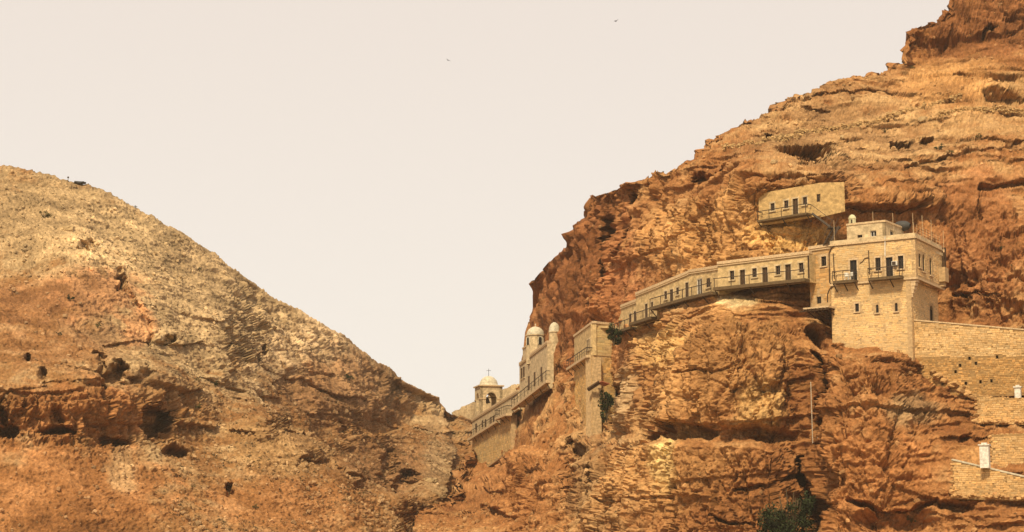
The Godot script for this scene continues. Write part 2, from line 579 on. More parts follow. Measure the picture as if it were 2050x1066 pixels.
	arr[Mesh.ARRAY_VERTEX] = out
	arr[Mesh.ARRAY_NORMAL] = N
	arr[Mesh.ARRAY_COLOR] = C
	arr[Mesh.ARRAY_INDEX] = I
	var mesh := ArrayMesh.new()
	mesh.add_surface_from_arrays(Mesh.PRIMITIVE_TRIANGLES, arr)
	var o := part(self, called, mesh, M.rock)
	o.set_meta("kind", "structure")
	land_at[called] = [x0, dx, nx, ny, total, rows, out, N, C]
	return o

func spot(called: String, px: float, py: float) -> Array:    # the point and the normal of the land that was surveyed at that column and row
	var l: Array = land_at[called]
	var i := clampi(int(round((px - l[0]) / l[1])), 0, l[2] - 1)
	var total: int = l[4]
	var best := 0
	var err := 1e9
	for j in l[3]:
		var e := absf(l[5][i * total + j] - py)
		if e < err:
			err = e
			best = j
	return [l[6][i * total + best], l[7][i * total + best]]

func line(a: Array) -> PackedVector2Array:
	var p := PackedVector2Array()
	for i in range(0, a.size(), 2):
		p.append(Vector2(a[i], a[i + 1]))
	return p

# ------------------------------------------------------------------ building pieces
func beam(st: SurfaceTool, a: Vector3, b: Vector3, h: float, z0: float, z1: float) -> void:    # a straight or sloping course from a to b, h high, from z0 to z1
	var v := []
	for p: Vector3 in [a, b]:
		for y in [0.0, h]:
			for z in [z0, z1]:
				v.append(Vector3(p.x, p.y + y, z))
	quad(st, v[1], v[5], v[7], v[3])
	quad(st, v[4], v[0], v[2], v[6])
	quad(st, v[3], v[7], v[6], v[2])
	quad(st, v[0], v[4], v[5], v[1])
	quad(st, v[0], v[1], v[3], v[2])
	quad(st, v[5], v[4], v[6], v[7])

func course(root: Node3D, called: String, a: Vector3, b: Vector3, h: float, z0: float, z1: float, m: Material) -> MeshInstance3D:
	var st := begin()
	beam(st, a, b, h, z0, z1)
	return part(root, called, st.commit(), m)

# a balcony along the wall from u0 to u1: slab with brackets, rails and posts as sub-parts
func balcony(root: Node3D, a: Vector3, b: Vector3, out: float, rail_h: float, slab_h: float, slab_m: Material, gap := 1.6, sides := true, t := Transform3D(), bars := 1) -> void:
	var st := begin()
	beam(st, a - Vector3(0, slab_h, 0), b - Vector3(0, slab_h, 0), slab_h, 0.005, out)
	var o := part(root, "balcony", st.commit(), slab_m, t)
	var n := maxi(1, int(round((b - a).length() / gap)))
	for i in n + 1:
		var p := a.lerp(b, clampf(float(i) / n, 0.012, 0.988)) + Vector3(0, 0, out - 0.08)
		bar(o, "post", p, p + Vector3(0, rail_h, 0), 0.06, M.iron)
		if i % 2 == 0 or n < 3:
			var q := p - Vector3(0, slab_h, 0)
			bar(o, "bracket", q + Vector3(0, 0.04, -0.1), Vector3(q.x, q.y - 0.75, 0.03), 0.09, M.iron)
	for k in bars + 1:
		var y := rail_h * (1.0 - 0.42 * k)
		var th := 0.08 if k == 0 else 0.035
		bar(o, "rail", a + Vector3(0, y, out - 0.08), b + Vector3(0, y, out - 0.08), th, M.iron)
		if sides:
			bar(o, "rail", a + Vector3(0.05, y, 0), a + Vector3(0.05, y, out - 0.08), th, M.iron)
			bar(o, "rail", b + Vector3(-0.05, y, 0), b + Vector3(-0.05, y, out - 0.08), th, M.iron)

func holes_of(t: Transform3D, list: Array, wmin := 0.6, wmax := 1.4) -> Array:
	var out := []
	for h: Array in list:
		var p := on_plane(t, h[0], h[3])
		var q := on_plane(t, h[2], h[1])
		var c := (p.x + q.x) / 2
		var w := clampf(absf(q.x - p.x), wmin, wmax)
		out.append([c - w / 2, p.y, c + w / 2, q.y, h[4]])
	return out

# a range of rooms built against the cliff, described by its outer wall: floor line from a to b (column, row, metres), rows of the roof line over both ends
func range_of_rooms(called: String, label: String, a: Array, b: Array, roof_a: float, roof_b: float, list: Array, style: Dictionary, deep: float, foot := 0.3, wmax := 1.4) -> Array:
	var A := survey(a[0], a[1], a[2])
	var B := survey(b[0], b[1], b[2])
	var t := frame(A, B)
	var L := Vector2(B.x - A.x, B.z - A.z).length()
	var drop := B.y - A.y
	var ha := height_over(A, roof_a)
	var hb := height_over(B, roof_b) + drop
	var root := thing(called, label, "building", t)
	var holes := holes_of(t, list, 0.6, wmax)
	part(root, "wall", wall_mesh(L, -foot, drop - foot, ha, hb, holes), style.wall)
	fill_openings(root, Transform3D(), holes, style)
	var st := begin()
	beam(st, Vector3(0.02, ha - 0.5, 0), Vector3(L - 0.02, hb - 0.5, 0), 0.2, -deep, -0.46)
	part(root, "roof", st.commit(), style.coping)
	if style.get("no_coping"):
		return [root, t, L, drop, ha, hb, holes]
	course(root, "coping", Vector3(-0.05, ha + 0.002, 0), Vector3(L + 0.05, hb + 0.002, 0), 0.32, -0.5, 0.1, style.coping)
	course(root, "cornice", Vector3(0, ha - 0.22, 0), Vector3(L, hb - 0.22, 0), 0.1, 0.004, 0.13, style.coping)
	for e in [0, 1]:
		st = begin()
		var y0 := -foot if e == 0 else drop - foot
		var y1 := ha if e == 0 else hb
		var x := 0.002 if e == 0 else L - 0.352
		add_box(st, Vector3(x, y0, -deep), Vector3(x + 0.35, y1 - 0.002, -0.455))
		part(root, "side_wall", st.commit(), style.wall)
	return [root, t, L, drop, ha, hb, holes]

func foliage(r: Vector3, n: int, leaf: float, sd: int, clumps: int) -> ArrayMesh:
	var g := RandomNumberGenerator.new()
	g.seed = sd
	var st := begin()
	var cs := []
	for k in clumps:
		var d := Vector3(g.randfn(), g.randfn() * 0.8 + 0.25, g.randfn()).normalized() * pow(g.randf(), 0.45)
		cs.append([d * r * 0.86, g.randf_range(0.13, 0.36)])
	for i in n:
		var c: Array = cs[g.randi() % clumps]
		var d := Vector3(g.randfn(), g.randfn(), g.randfn()).normalized() * pow(g.randf(), 0.4)
		var p: Vector3 = c[0] + d * r * float(c[1])
		var x := Vector3(g.randfn(), g.randfn(), g.randfn()).normalized()
		var y := x.cross(Vector3(g.randfn(), g.randfn(), g.randfn())).normalized()
		var s := leaf * g.randf_range(0.6, 1.4)
		var nn := (d + x.cross(y) * 0.6 + Vector3.UP * 0.4).normalized()
		for v: Vector3 in [p - x * s * 0.5, p + y * s * 0.28, p + x * s * 0.5, p - x * s * 0.5, p + x * s * 0.5, p - y * s * 0.28]:
			st.set_normal(nn)
			st.add_vertex(v)
	return st.commit()

func twigs(r: Vector3, n: int, sd: int, th: float) -> ArrayMesh:
	var g := RandomNumberGenerator.new()
	g.seed = sd
	var st := begin()
	for i in n:
		var a := g.randf() * TAU
		var e := Vector3(cos(a) * r.x * g.randf_range(0.3, 0.8), r.y * g.randf_range(0.2, 0.9), sin(a) * r.z * g.randf_range(0.3, 0.8))
		var s := Vector3(cos(a), 0, sin(a)) * th
		var o := Vector3(0, -r.y * 0.9, 0)
		var side := Vector3(-sin(a), 0, cos(a)) * th
		for k in 3:
			var u := (s if k == 0 else -s * 0.5 + side * 0.87 if k == 1 else -s * 0.5 - side * 0.87)
			var v := (-s * 0.5 + side * 0.87 if k == 0 else -s * 0.5 - side * 0.87 if k == 1 else s)
			quad(st, o + u, o + v, e + v * 0.3, e + u * 0.3)
	return st.commit()

func rock_mesh(sd: int, flat := 0.75) -> ArrayMesh:
	var n := fbm(0.9, 3, sd)
	var s := SphereMesh.new()
	s.radial_segments = 14
	s.rings = 9
	s.radius = 1.0
	s.height = 2.0
	var a := s.get_mesh_arrays()
	var v: PackedVector3Array = a[Mesh.ARRAY_VERTEX]
	for i in v.size():
		var p := v[i]
		var k := 1.0 + n.get_noise_3dv(p) * 0.55
		p *= k
		p = Vector3(clampf(p.x, -0.85, 0.8), clampf(p.y, -0.8, 0.72), clampf(p.z, -0.8, 0.85))
		v[i] = p * Vector3(1, flat, 0.9)
	var st := begin()
	var idx: PackedInt32Array = a[Mesh.ARRAY_INDEX]
	st.set_smooth_group(-1)
	for i in idx:
		st.add_vertex(v[i])
	st.generate_normals()
	return st.commit()

# ------------------------------------------------------------------ the scene
func _ready() -> void:
	rng.seed = 20
	unit_box = BoxMesh.new()
	unit_box.size = Vector3.ONE
	var sb := begin()                            # a cut stone: a block whose front edges are chamfered
	var fr := [Vector3(-0.44, -0.4, 0.5), Vector3(0.44, -0.4, 0.5), Vector3(0.44, 0.4, 0.5), Vector3(-0.44, 0.4, 0.5)]
	var bk := [Vector3(-0.5, -0.5, 0.1), Vector3(0.5, -0.5, 0.1), Vector3(0.5, 0.5, 0.1), Vector3(-0.5, 0.5, 0.1)]
	quad(sb, fr[0], fr[1], fr[2], fr[3])
	for k in 4:
		quad(sb, bk[k], bk[(k + 1) % 4], fr[(k + 1) % 4], fr[k])
		quad(sb, bk[k] - Vector3(0, 0, 0.6), bk[(k + 1) % 4] - Vector3(0, 0, 0.6), bk[(k + 1) % 4], bk[k])
	stone_mesh = sb.commit()
	rubble_mesh = rock_mesh(74, 0.8)
	light_and_camera()
	materials()
	the_land()
	monastery()
	church()
	terraces()
	plants_and_small_things()
	print("done ", Time.get_ticks_msec())

func light_and_camera() -> void:
	var cam := Camera3D.new()
	cam.name = "camera"
	cam.position = EYE
	cam.rotation = Vector3(atan(617.0 / 3850.0), 0, 0)
	cam.fov = rad_to_deg(2.0 * atan(533.0 / FOCAL))
	cam.near = 0.5
	cam.far = 6000.0
	add_child(cam)
	var sky_m := ProceduralSkyMaterial.new()
	sky_m.sky_top_color = lin(0.80, 0.69, 0.62)
	sky_m.sky_horizon_color = lin(1.0, 0.97, 0.885)
	sky_m.sky_curve = 0.16
	sky_m.ground_bottom_color = lin(0.35, 0.26, 0.17)
	sky_m.ground_horizon_color = lin(0.6, 0.5, 0.38)
	sky_m.sun_angle_max = 0.5
	var sky := Sky.new()
	sky.sky_material = sky_m
	var env := Environment.new()
	env.background_mode = Environment.BG_SKY
	env.sky = sky
	env.tonemap_mode = Environment.TONE_MAPPER_LINEAR
	env.tonemap_exposure = 1.2
	env.background_energy_multiplier = 0.845
	env.fog_enabled = true
	env.fog_density = 0.00014
	env.fog_light_color = Color(0.95, 0.9, 0.83)
	env.sdfgi_enabled = true
	env.ssao_enabled = true
	env.ssil_enabled = true
	var we := WorldEnvironment.new()
	we.name = "world_environment"
	we.environment = env
	add_child(we)
	var sun := DirectionalLight3D.new()
	sun.name = "sun"
	sun.light_color = Color(1.0, 0.92, 0.76)
	sun.light_energy = 1.4
	sun.light_angular_distance = 7.0
	sun.sky_mode = DirectionalLight3D.SKY_MODE_LIGHT_ONLY
	sun.shadow_enabled = true
	add_child(sun)
	var az := deg_to_rad(-163.0)                # where the sun stands: behind the camera, to the left
	var el := deg_to_rad(50.0)
	sun.look_at_from_position(Vector3(sin(az) * cos(el), sin(el), -cos(az) * cos(el)) * 100.0, Vector3.ZERO)

func materials() -> void:
	var mottle := noise_tex(0.012, 0.68, 1.0, 3)
	var grain := noise_tex(0.09, 0.6, 1.12, 4, false, FastNoiseLite.TYPE_SIMPLEX, 0.75)
	var bump := noise_tex(0.03, 0, 1, 5, true, FastNoiseLite.TYPE_SIMPLEX, 0.7)
	var worn := noise_tex(0.02, 0.56, 1.0, 8, false, FastNoiseLite.TYPE_SIMPLEX, 0.75)
	var rock := mat("rock", Color.WHITE, 0.95, grain, 0.03, bump, 0.9)
	rock.vertex_color_use_as_albedo = true
	rock.metallic_specular = 0.15
	var st := mat("stone_tinted", Color.WHITE, 0.92, grain, 0.5)
	st.vertex_color_use_as_albedo = true
	mat("soil", lin(0.50, 0.36, 0.20), 0.95, mottle, 0.02)
	mat("mortar_dark", lin(0.42, 0.26, 0.11), 0.95, mottle, 0.3)
	mat("mortar", lin(0.62, 0.43, 0.23), 0.95, mottle, 0.3)
	mat("plaster", lin(0.84, 0.61, 0.31), 0.9, worn, 0.1, bump, 0.35)
	mat("plaster_pale", lin(0.86, 0.67, 0.41), 0.85, worn, 0.1, bump, 0.3)
	mat("limewash", lin(0.86, 0.77, 0.58), 0.8, worn, 0.15)
	mat("pale_stone", lin(0.76, 0.56, 0.34), 0.9, mottle, 0.6)
	mat("concrete", lin(0.17, 0.115, 0.06), 0.9, mottle, 0.4)
	mat("white_paint", lin(0.88, 0.84, 0.76), 0.75, mottle, 0.4)
	mat("plaster_ochre", lin(0.82, 0.56, 0.25), 0.9, worn, 0.1, bump, 0.35)
	mat("dull_white", lin(0.60, 0.50, 0.38), 0.8, worn, 0.5)
	mat("iron", lin(0.05, 0.035, 0.025), 0.6)
	mat("timber", lin(0.09, 0.05, 0.025), 0.8, mottle, 0.8)
	mat("shutter", lin(0.055, 0.03, 0.018), 0.5)
	mat("door_wood", lin(0.09, 0.055, 0.03), 0.6, mottle, 0.9)
	mat("dark_glass", lin(0.02, 0.017, 0.014), 0.15)
	mat("tank_black", lin(0.05, 0.05, 0.05), 0.6)
	mat("stone_tan", lin(0.56, 0.40, 0.21), 0.95, grain, 0.4, bump, 0.8)
	mat("frame_brown", lin(0.10, 0.06, 0.035), 0.6)

func the_land() -> void:
	var st := begin()
	quad(st, Vector3(-3000, 0, 1500), Vector3(3000, 0, 1500), Vector3(3000, 0, -4000), Vector3(-3000, 0, -4000))
	part(self, "ground", st.commit(), M.soil).set_meta("kind", "structure")
	var sky_r := line([830, 1035, 860, 1015, 900, 1000, 912, 965, 935, 905, 950, 890, 985, 855, 1015, 815, 1038, 775, 1044, 700, 1048, 655, 1058, 620, 1068, 575, 1080, 550, 1105, 520, 1137, 490, 1150, 462, 1166, 450, 1178, 415, 1186, 400, 1230, 380, 1270, 360, 1330, 336, 1393, 300, 1402, 275, 1440, 265, 1470, 248, 1490, 235, 1550, 222, 1560, 206, 1620, 190, 1700, 170, 1760, 150, 1790, 136, 1808, 122, 1812, 95, 1820, 65, 1835, 58, 1865, 48, 1870, 40, 1900, 20, 1906, 0, 1912, -50, 1925, -90, 1990, -130, 2170, -190, 2440, -215])
	var tab_r := {
		830: [1195, 235, 1066, 262, 1015, 275], 900: [1195, 235, 1066, 258, 1000, 285, 960, 300],
		950: [1195, 232, 1066, 252, 1000, 280, 940, 326, 910, 343, 850, 352], 1000: [1195, 228, 1066, 245, 980, 270, 920, 308, 880, 330, 800, 342],
		1050: [1195, 224, 1066, 238, 950, 255, 850, 284, 790, 305, 700, 312, 640, 318], 1100: [1195, 220, 1066, 232, 950, 243, 850, 260, 770, 277, 700, 284, 550, 298],
		1150: [1195, 216, 1066, 226, 950, 236, 880, 248, 850, 253, 740, 266, 640, 270, 470, 285], 1200: [1195, 212, 1066, 219, 950, 226, 890, 232, 860, 248, 700, 255, 640, 258, 390, 275],
		1250: [1195, 208, 1066, 212, 950, 217, 890, 220, 860, 229, 700, 237, 660, 246, 360, 262], 1350: [1195, 202, 1066, 204, 900, 207, 870, 210.5, 700, 215, 620, 223, 590, 233, 400, 242, 320, 252],
		1450: [1195, 198, 1066, 199, 900, 202, 870, 205, 700, 206, 605, 210, 570, 223, 400, 227, 300, 246, 255, 262], 1500: [1195, 197, 1066, 198, 900, 201, 870, 204, 700, 206, 608, 210, 570, 221, 450, 221.5, 400, 222, 385, 219, 350, 222, 300, 240, 235, 262], 1550: [1195, 196, 1066, 197, 900, 200, 870, 203, 700, 206, 610, 210, 570, 218, 500, 218.5, 450, 220, 408, 223, 396, 221, 350, 220, 300, 238, 215, 262],
		1610: [1195, 196, 1066, 200, 900, 203, 700, 207, 630, 211, 570, 217, 500, 217.5, 450, 218, 400, 220, 386, 217.5, 340, 218, 300, 238, 190, 268], 1660: [1195, 187, 1066, 189, 900, 194, 710, 200, 690, 205, 620, 214, 500, 218, 450, 217, 392, 218, 376, 216, 335, 219, 300, 240, 175, 272], 1705: [1195, 186, 1066, 188, 900, 193, 710, 199, 688, 206, 630, 215, 500, 219, 425, 222, 405, 220, 340, 228, 250, 252, 160, 273],
		1750: [1195, 184, 1066, 186, 900, 192, 710, 198, 680, 206, 640, 216, 500, 220, 425, 224, 408, 221, 340, 230, 200, 262, 140, 275], 1820: [1195, 183, 1066, 186, 900, 193, 730, 199, 690, 206, 640, 219, 500, 223, 425, 226, 408, 223.5, 340, 231, 200, 262, 120, 282, 60, 284],
		1900: [1195, 180, 1066, 184, 950, 190, 800, 201, 700, 209, 640, 221, 500, 224, 400, 228, 300, 240, 200, 260, 110, 280, 0, 286], 2000: [1195, 176, 1066, 180, 950, 187, 850, 198, 760, 206, 660, 215, 500, 221, 400, 226, 300, 238, 200, 258, 80, 280, -80, 290],
		2170: [1195, 170, 1066, 175, 950, 182, 850, 193, 760, 201, 660, 211, 500, 217, 400, 223, 300, 236, 200, 256, 60, 280, -80, 290], 2440: [1195, 162, 1066, 167, 950, 174, 850, 185, 760, 193, 660, 203, 500, 211, 400, 218, 300, 232, 200, 253, 60, 278, -80, 289]}
	var feats_r := [
		{line = line([1262, 384, 1256, 410, 1250, 470, 1243, 515]), w = 5.5, deep = 4.0, wob = 4.0}, {line = line([1220, 440, 1214, 500, 1208, 555, 1200, 600, 1182, 650]), w = 8.0, deep = 5.0, wob = 5.0},
		{line = line([1108, 555, 1100, 625]), w = 3.0, deep = 1.2}, {line = line([1700, 418, 1760, 424, 1830, 419, 1852, 410]), w = 4.0, deep = 0.9, wob = 14.0},
		{line = line([1962, 380, 2000, 374, 2060, 364]), w = 3.5, deep = 1.8, wob = 3.0}, {line = line([1962, 380, 1966, 440]), w = 3.0, deep = 1.0},
		{line = line([1700, 425, 1850, 418]), r = Vector2(9, 9), deep = -0.7, fall = 40.0, wob = 16.0},
		{at = Vector2(1362, 866), r = Vector2(80, 20), deep = 5.0, soft = 0.22, wob = 6.0}, {at = Vector2(1530, 868), r = Vector2(85, 15), deep = 2.2, soft = 0.6},
		{line = line([1205, 884, 1240, 870, 1290, 876, 1350, 888, 1420, 893, 1500, 893, 1560, 888, 1612, 908]), r = Vector2(4, 4), deep = 1.0, fall = 40.0, wob = 8.0},
		{line = line([1195, 1004, 1260, 1006, 1330, 998]), w = 3.0, deep = 0.7, wob = 16.0}, {line = line([1465, 975, 1560, 968, 1605, 952]), w = 3.5, deep = 1.0, wob = 14.0}, {line = line([1420, 1036, 1470, 1046, 1520, 1046]), w = 3.0, deep = 0.8, wob = 16.0},
		{line = line([1340, 897, 1330, 990]), w = 3.0, deep = 1.0}, {line = line([1700, 1001, 1740, 1010, 1820, 1018, 1872, 1004]), w = 5.0, deep = 2.0}, {at = Vector2(1790, 1042), r = Vector2(90, 30), deep = 3.0, soft = 0.5},
		{line = line([1606, 925, 1618, 1000, 1626, 1080]), w = 11.0, deep = 6.0, wob = 5.0}, {line = line([1620, 690, 1622, 790, 1626, 890]), w = 5.0, deep = 2.2, wob = 4.0},
		{at = Vector2(1218, 812), r = Vector2(18, 50), deep = 6.0, soft = 0.4}, {at = Vector2(1642, 658), r = Vector2(20, 26), deep = 4.0, soft = 0.5},
		{at = Vector2(1535, 268), r = Vector2(10, 8), deep = 4.0, soft = 0.2, wob = 2.0}, {at = Vector2(1520, 311), r = Vector2(10, 7), deep = 4.0, wob = 3.0}, {at = Vector2(1620, 304), r = Vector2(60, 21), deep = 6.0, soft = 0.5, wob = 12.0},
		{at = Vector2(1440, 337), r = Vector2(9, 8), deep = 4.0, wob = 3.0}, {at = Vector2(1392, 350), r = Vector2(23, 11), deep = 3.0, soft = 0.4}, {at = Vector2(1804, 271), r = Vector2(21, 9), deep = 5.0, soft = 0.3}, {at = Vector2(1858, 270), r = Vector2(11, 8), deep = 5.0, soft = 0.3},
		{at = Vector2(1988, 62), r = Vector2(10, 6), deep = 3.0}, {at = Vector2(1975, 70), r = Vector2(6, 10), deep = 3.0}, {at = Vector2(1120, 965), r = Vector2(20, 62), deep = 3.5, soft = 0.6}, {at = Vector2(1140, 890), r = Vector2(10, 26), deep = 3.0, soft = 0.5}, {at = Vector2(1160, 945), r = Vector2(10, 20), deep = 2.5, soft = 0.5},
		{line = line([1540, 352, 1600, 346, 1660, 352]), w = 3.0, deep = 1.3}, {line = line([1572, 388, 1620, 380, 1690, 368]), w = 6.0, deep = 1.5}, {line = line([1820, 342, 1900, 322, 1990, 300, 2050, 285]), w = 4.0, deep = 1.3},
		{line = line([1375, 750, 1440, 742, 1475, 736]), w = 3.0, deep = 0.7, wob = 14.0}, {at = Vector2(1935, 885), r = Vector2(16, 12), deep = 1.2, soft = 0.6},
		{line = line([1905, 600, 1960, 594, 2010, 600]), w = 3.0, deep = 1.2}, {at = Vector2(2010, 195), r = Vector2(45, 12), deep = 2.5, soft = 0.6}, {at = Vector2(1472, 612), r = Vector2(60, 30), deep = -0.8, soft = 1.0, wob = 16.0},
		{at = Vector2(2092, 715), r = Vector2(72, 62), deep = -11.0, soft = 0.45, wob = 18.0},
		{at = Vector2(1905, 1010), r = Vector2(40, 10), deep = 2.0, soft = 0.5}]
	var calm_r := [[1230, 530, 1640, 640, -0.3], [1640, 420, 1900, 690, -0.3], [1515, 400, 1690, 460, -0.2], [930, 640, 1125, 900, -0.3], [1140, 640, 1240, 760, -0.3]]
	var orange := Color(0.355, 0.152, 0.055)
	var red := Color(0.32, 0.13, 0.054)
	var gold := Color(0.50, 0.27, 0.105)
	var tan := Color(0.44, 0.29, 0.145)
	var tints_r := [
		[1170, 560, 150, 220, red, 0.85], [1480, 500, 190, 120, gold, 0.75], [1420, 720, 180, 130, gold, 0.6], [1330, 950, 170, 80, gold, 0.5], [1520, 820, 60, 50, Color(0.64, 0.41, 0.17), 0.6],
		[1750, 960, 160, 140, orange, 0.8], [1960, 480, 120, 180, red, 0.6], [1960, 60, 140, 90, red, 0.7], [1700, 260, 260, 100, tan, 0.55], [1900, 160, 120, 60, gold, 0.6], [1020, 960, 110, 110, orange, 0.6], [1500, 1000, 110, 70, orange, 0.6],
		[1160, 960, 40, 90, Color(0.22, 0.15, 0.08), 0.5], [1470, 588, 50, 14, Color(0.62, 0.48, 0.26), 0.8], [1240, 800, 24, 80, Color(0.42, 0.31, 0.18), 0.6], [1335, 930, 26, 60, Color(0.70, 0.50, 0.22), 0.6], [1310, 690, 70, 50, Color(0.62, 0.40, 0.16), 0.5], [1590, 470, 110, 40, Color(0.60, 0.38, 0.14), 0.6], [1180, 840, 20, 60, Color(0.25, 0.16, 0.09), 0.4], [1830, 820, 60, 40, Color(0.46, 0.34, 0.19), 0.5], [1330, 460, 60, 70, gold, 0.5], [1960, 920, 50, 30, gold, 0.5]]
	land("cliff_mountain", 830, 2440, 810, 670, 1195, sky_r, tab_r, feats_r, calm_r, tints_r, {pale = Color(0.54, 0.325, 0.15), mid = Color(0.40, 0.188, 0.072), dark = Color(0.26, 0.108, 0.041), ragged = 8.0})
	var sky_l := line([-320, 296, -130, 318, 0, 334, 60, 343, 120, 358, 180, 378, 260, 415, 350, 464, 430, 505, 470, 535, 510, 565, 600, 622, 690, 683, 750, 720, 800, 757, 850, 783, 885, 800, 895, 818, 910, 828, 960, 850, 1010, 875])
	var tab_l := {
		-320: [1195, 192, 1066, 200, 890, 215, 780, 220, 640, 243, 500, 272, 300, 302], -130: [1195, 200, 1066, 208, 890, 222, 780, 226, 640, 248, 500, 276, 318, 306], 0: [1195, 205, 1066, 212, 890, 226, 780, 228, 640, 252, 500, 280, 335, 310], 150: [1195, 208, 1066, 216, 890, 230, 780, 232, 650, 256, 560, 270, 370, 312],
		300: [1195, 212, 1066, 222, 900, 240, 780, 245, 650, 274, 435, 318], 450: [1195, 216, 1066, 230, 900, 254, 780, 274, 650, 300, 520, 330], 520: [1195, 218, 1066, 234, 900, 254, 835, 262, 805, 284, 720, 312, 565, 340], 600: [1195, 220, 1066, 238, 950, 253, 898, 258, 868, 290, 780, 318, 622, 346],
		700: [1195, 225, 1066, 245, 960, 261, 945, 264, 915, 303, 860, 318, 780, 338, 690, 358], 800: [1195, 232, 1066, 256, 995, 268, 962, 318, 900, 340, 800, 364, 757, 370], 900: [1195, 245, 1066, 285, 1000, 315, 900, 355, 826, 385], 1010: [1195, 250, 1066, 295, 950, 345, 870, 410]}
	var feats_l := [
		{at = Vector2(320, 838), r = Vector2(34, 29), deep = 5.5, soft = 0.22, wob = 10.0}, {at = Vector2(220, 752), r = Vector2(22, 24), deep = 5.0, soft = 0.4}, {at = Vector2(272, 755), r = Vector2(14, 14), deep = 2.5, soft = 0.5}, {at = Vector2(8, 862), r = Vector2(28, 17), deep = 6.0, soft = 0.3}, {at = Vector2(112, 864), r = Vector2(36, 12), deep = 5.5, soft = 0.35}, {at = Vector2(112, 835), r = Vector2(14, 18), deep = 2.0, soft = 0.6},
		{at = Vector2(230, 884), r = Vector2(30, 9), deep = 4.0, soft = 0.3}, {at = Vector2(4, 830), r = Vector2(9, 20), deep = 4.0}, {at = Vector2(352, 906), r = Vector2(30, 13), deep = 3.0, soft = 0.5}, {at = Vector2(55, 710), r = Vector2(6, 10), deep = 3.0, wob = 2.0}, {at = Vector2(238, 570), r = Vector2(11, 18), deep = 4.0, soft = 0.4},
		{at = Vector2(165, 500), r = Vector2(17, 9), deep = 2.0, wob = 16.0, soft = 0.5}, {at = Vector2(523, 703), r = Vector2(6, 12), deep = 4.0, wob = 2.0}, {at = Vector2(85, 748), r = Vector2(8, 14), deep = 2.5}, {at = Vector2(340, 680), r = Vector2(14, 7), deep = 2.5}, {at = Vector2(468, 690), r = Vector2(14, 5), deep = 2.0}, {at = Vector2(510, 720), r = Vector2(6, 12), deep = 2.0},
		{line = line([0, 800, 20, 778, 80, 790, 150, 786, 195, 776, 250, 768]), w = 4.0, deep = 1.0, wob = 8.0}, {line = line([190, 715, 196, 740]), w = 5.0, deep = 2.5}, {line = line([235, 545, 246, 582, 288, 640, 312, 692]), w = 5.0, deep = 1.4, wob = 12.0}, {line = line([0, 648, 120, 642, 200, 660, 300, 692]), r = Vector2(6, 6), deep = 1.3, fall = 40.0, wob = 14.0}, {line = line([0, 700, 100, 690, 190, 700, 260, 700]), r = Vector2(6, 6), deep = 1.0, fall = 30.0, wob = 14.0}, {line = line([0, 884, 60, 889, 150, 868, 200, 890, 280, 890, 355, 880]), r = Vector2(4, 4), deep = 1.6, fall = 90.0, wob = 8.0},
		{at = Vector2(690, 790), r = Vector2(165, 90), deep = 1.6, soft = 0.9, wob = 30.0}, {line = line([640, 872, 700, 878, 770, 872, 840, 848]), r = Vector2(5, 5), deep = 4.5, fall = 60.0}, {line = line([520, 810, 600, 875, 700, 940, 770, 975, 820, 992, 850, 1010]), r = Vector2(9, 9), deep = 2.0, fall = 60.0, wob = 14.0},
		{at = Vector2(815, 972), r = Vector2(28, 24), deep = 6.0, soft = 0.6}, {at = Vector2(780, 930), r = Vector2(16, 40), deep = 4.0, soft = 0.7}, {line = line([905, 830, 925, 900, 915, 960, 900, 1010]), w = 12.0, deep = 4.0}, {at = Vector2(455, 985), r = Vector2(9, 16), deep = 2.5, turn = 0.4}, {line = line([600, 925, 660, 935, 720, 965]), w = 5.0, deep = 2.0}, {at = Vector2(700, 855), r = Vector2(14, 8), deep = 2.0}, {at = Vector2(800, 775), r = Vector2(16, 7), deep = 1.5, soft = 0.5}]
	var tan_l := Color(0.45, 0.318, 0.172)
	var rust := Color(0.34, 0.16, 0.07)
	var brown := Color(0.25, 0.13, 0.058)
	var tints_l := [
		[420, 560, 330, 260, tan_l, 0.9], [120, 440, 260, 130, tan_l, 0.85], [700, 720, 200, 110, Color(0.42, 0.30, 0.175), 0.7], [180, 590, 110, 50, rust, 0.7], [50, 600, 110, 50, rust, 0.65], [275, 660, 40, 45, rust, 0.65], [100, 680, 160, 60, rust, 0.4], [150, 830, 230, 70, orange, 0.75],
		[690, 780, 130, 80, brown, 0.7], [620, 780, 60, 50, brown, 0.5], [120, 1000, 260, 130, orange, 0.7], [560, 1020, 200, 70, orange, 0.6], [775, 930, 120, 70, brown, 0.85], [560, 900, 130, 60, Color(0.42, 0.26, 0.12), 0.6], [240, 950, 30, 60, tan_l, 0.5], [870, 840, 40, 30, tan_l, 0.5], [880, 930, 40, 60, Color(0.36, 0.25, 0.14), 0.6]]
	land("left_hillside", -320, 1010, 600, 410, 1195, sky_l, tab_l, feats_l, [], tints_l, {pale = Color(0.47, 0.315, 0.165), mid = Color(0.35, 0.182, 0.073), dark = Color(0.23, 0.108, 0.042), ragged = 2.0, big = 1.8, cell_f = 0.55, cell2_f = 2.0, lumps = 0.2, grit = 0.3, low_beds = 590.0, beds = 0.4, blocks = 0.1, slabs = 0.14, slab_f = 0.3})
	var sky_f := line([860, 850, 915, 822, 945, 808, 1000, 782, 1015, 772, 1050, 765, 1080, 760])
	land("far_ridge", 860, 1080, 80, 60, 1150, sky_f, {860: [1150, 470, 800, 500], 1080: [1150, 470, 760, 500]}, [], [], [[980, 800, 200, 100, Color(0.46, 0.34, 0.2), 0.8]], {pale = Color(0.52, 0.36, 0.18), mid = Color(0.40, 0.25, 0.11), dark = Color(0.26, 0.14, 0.06), ragged = 3.0})
	print("land done ", Time.get_ticks_msec())

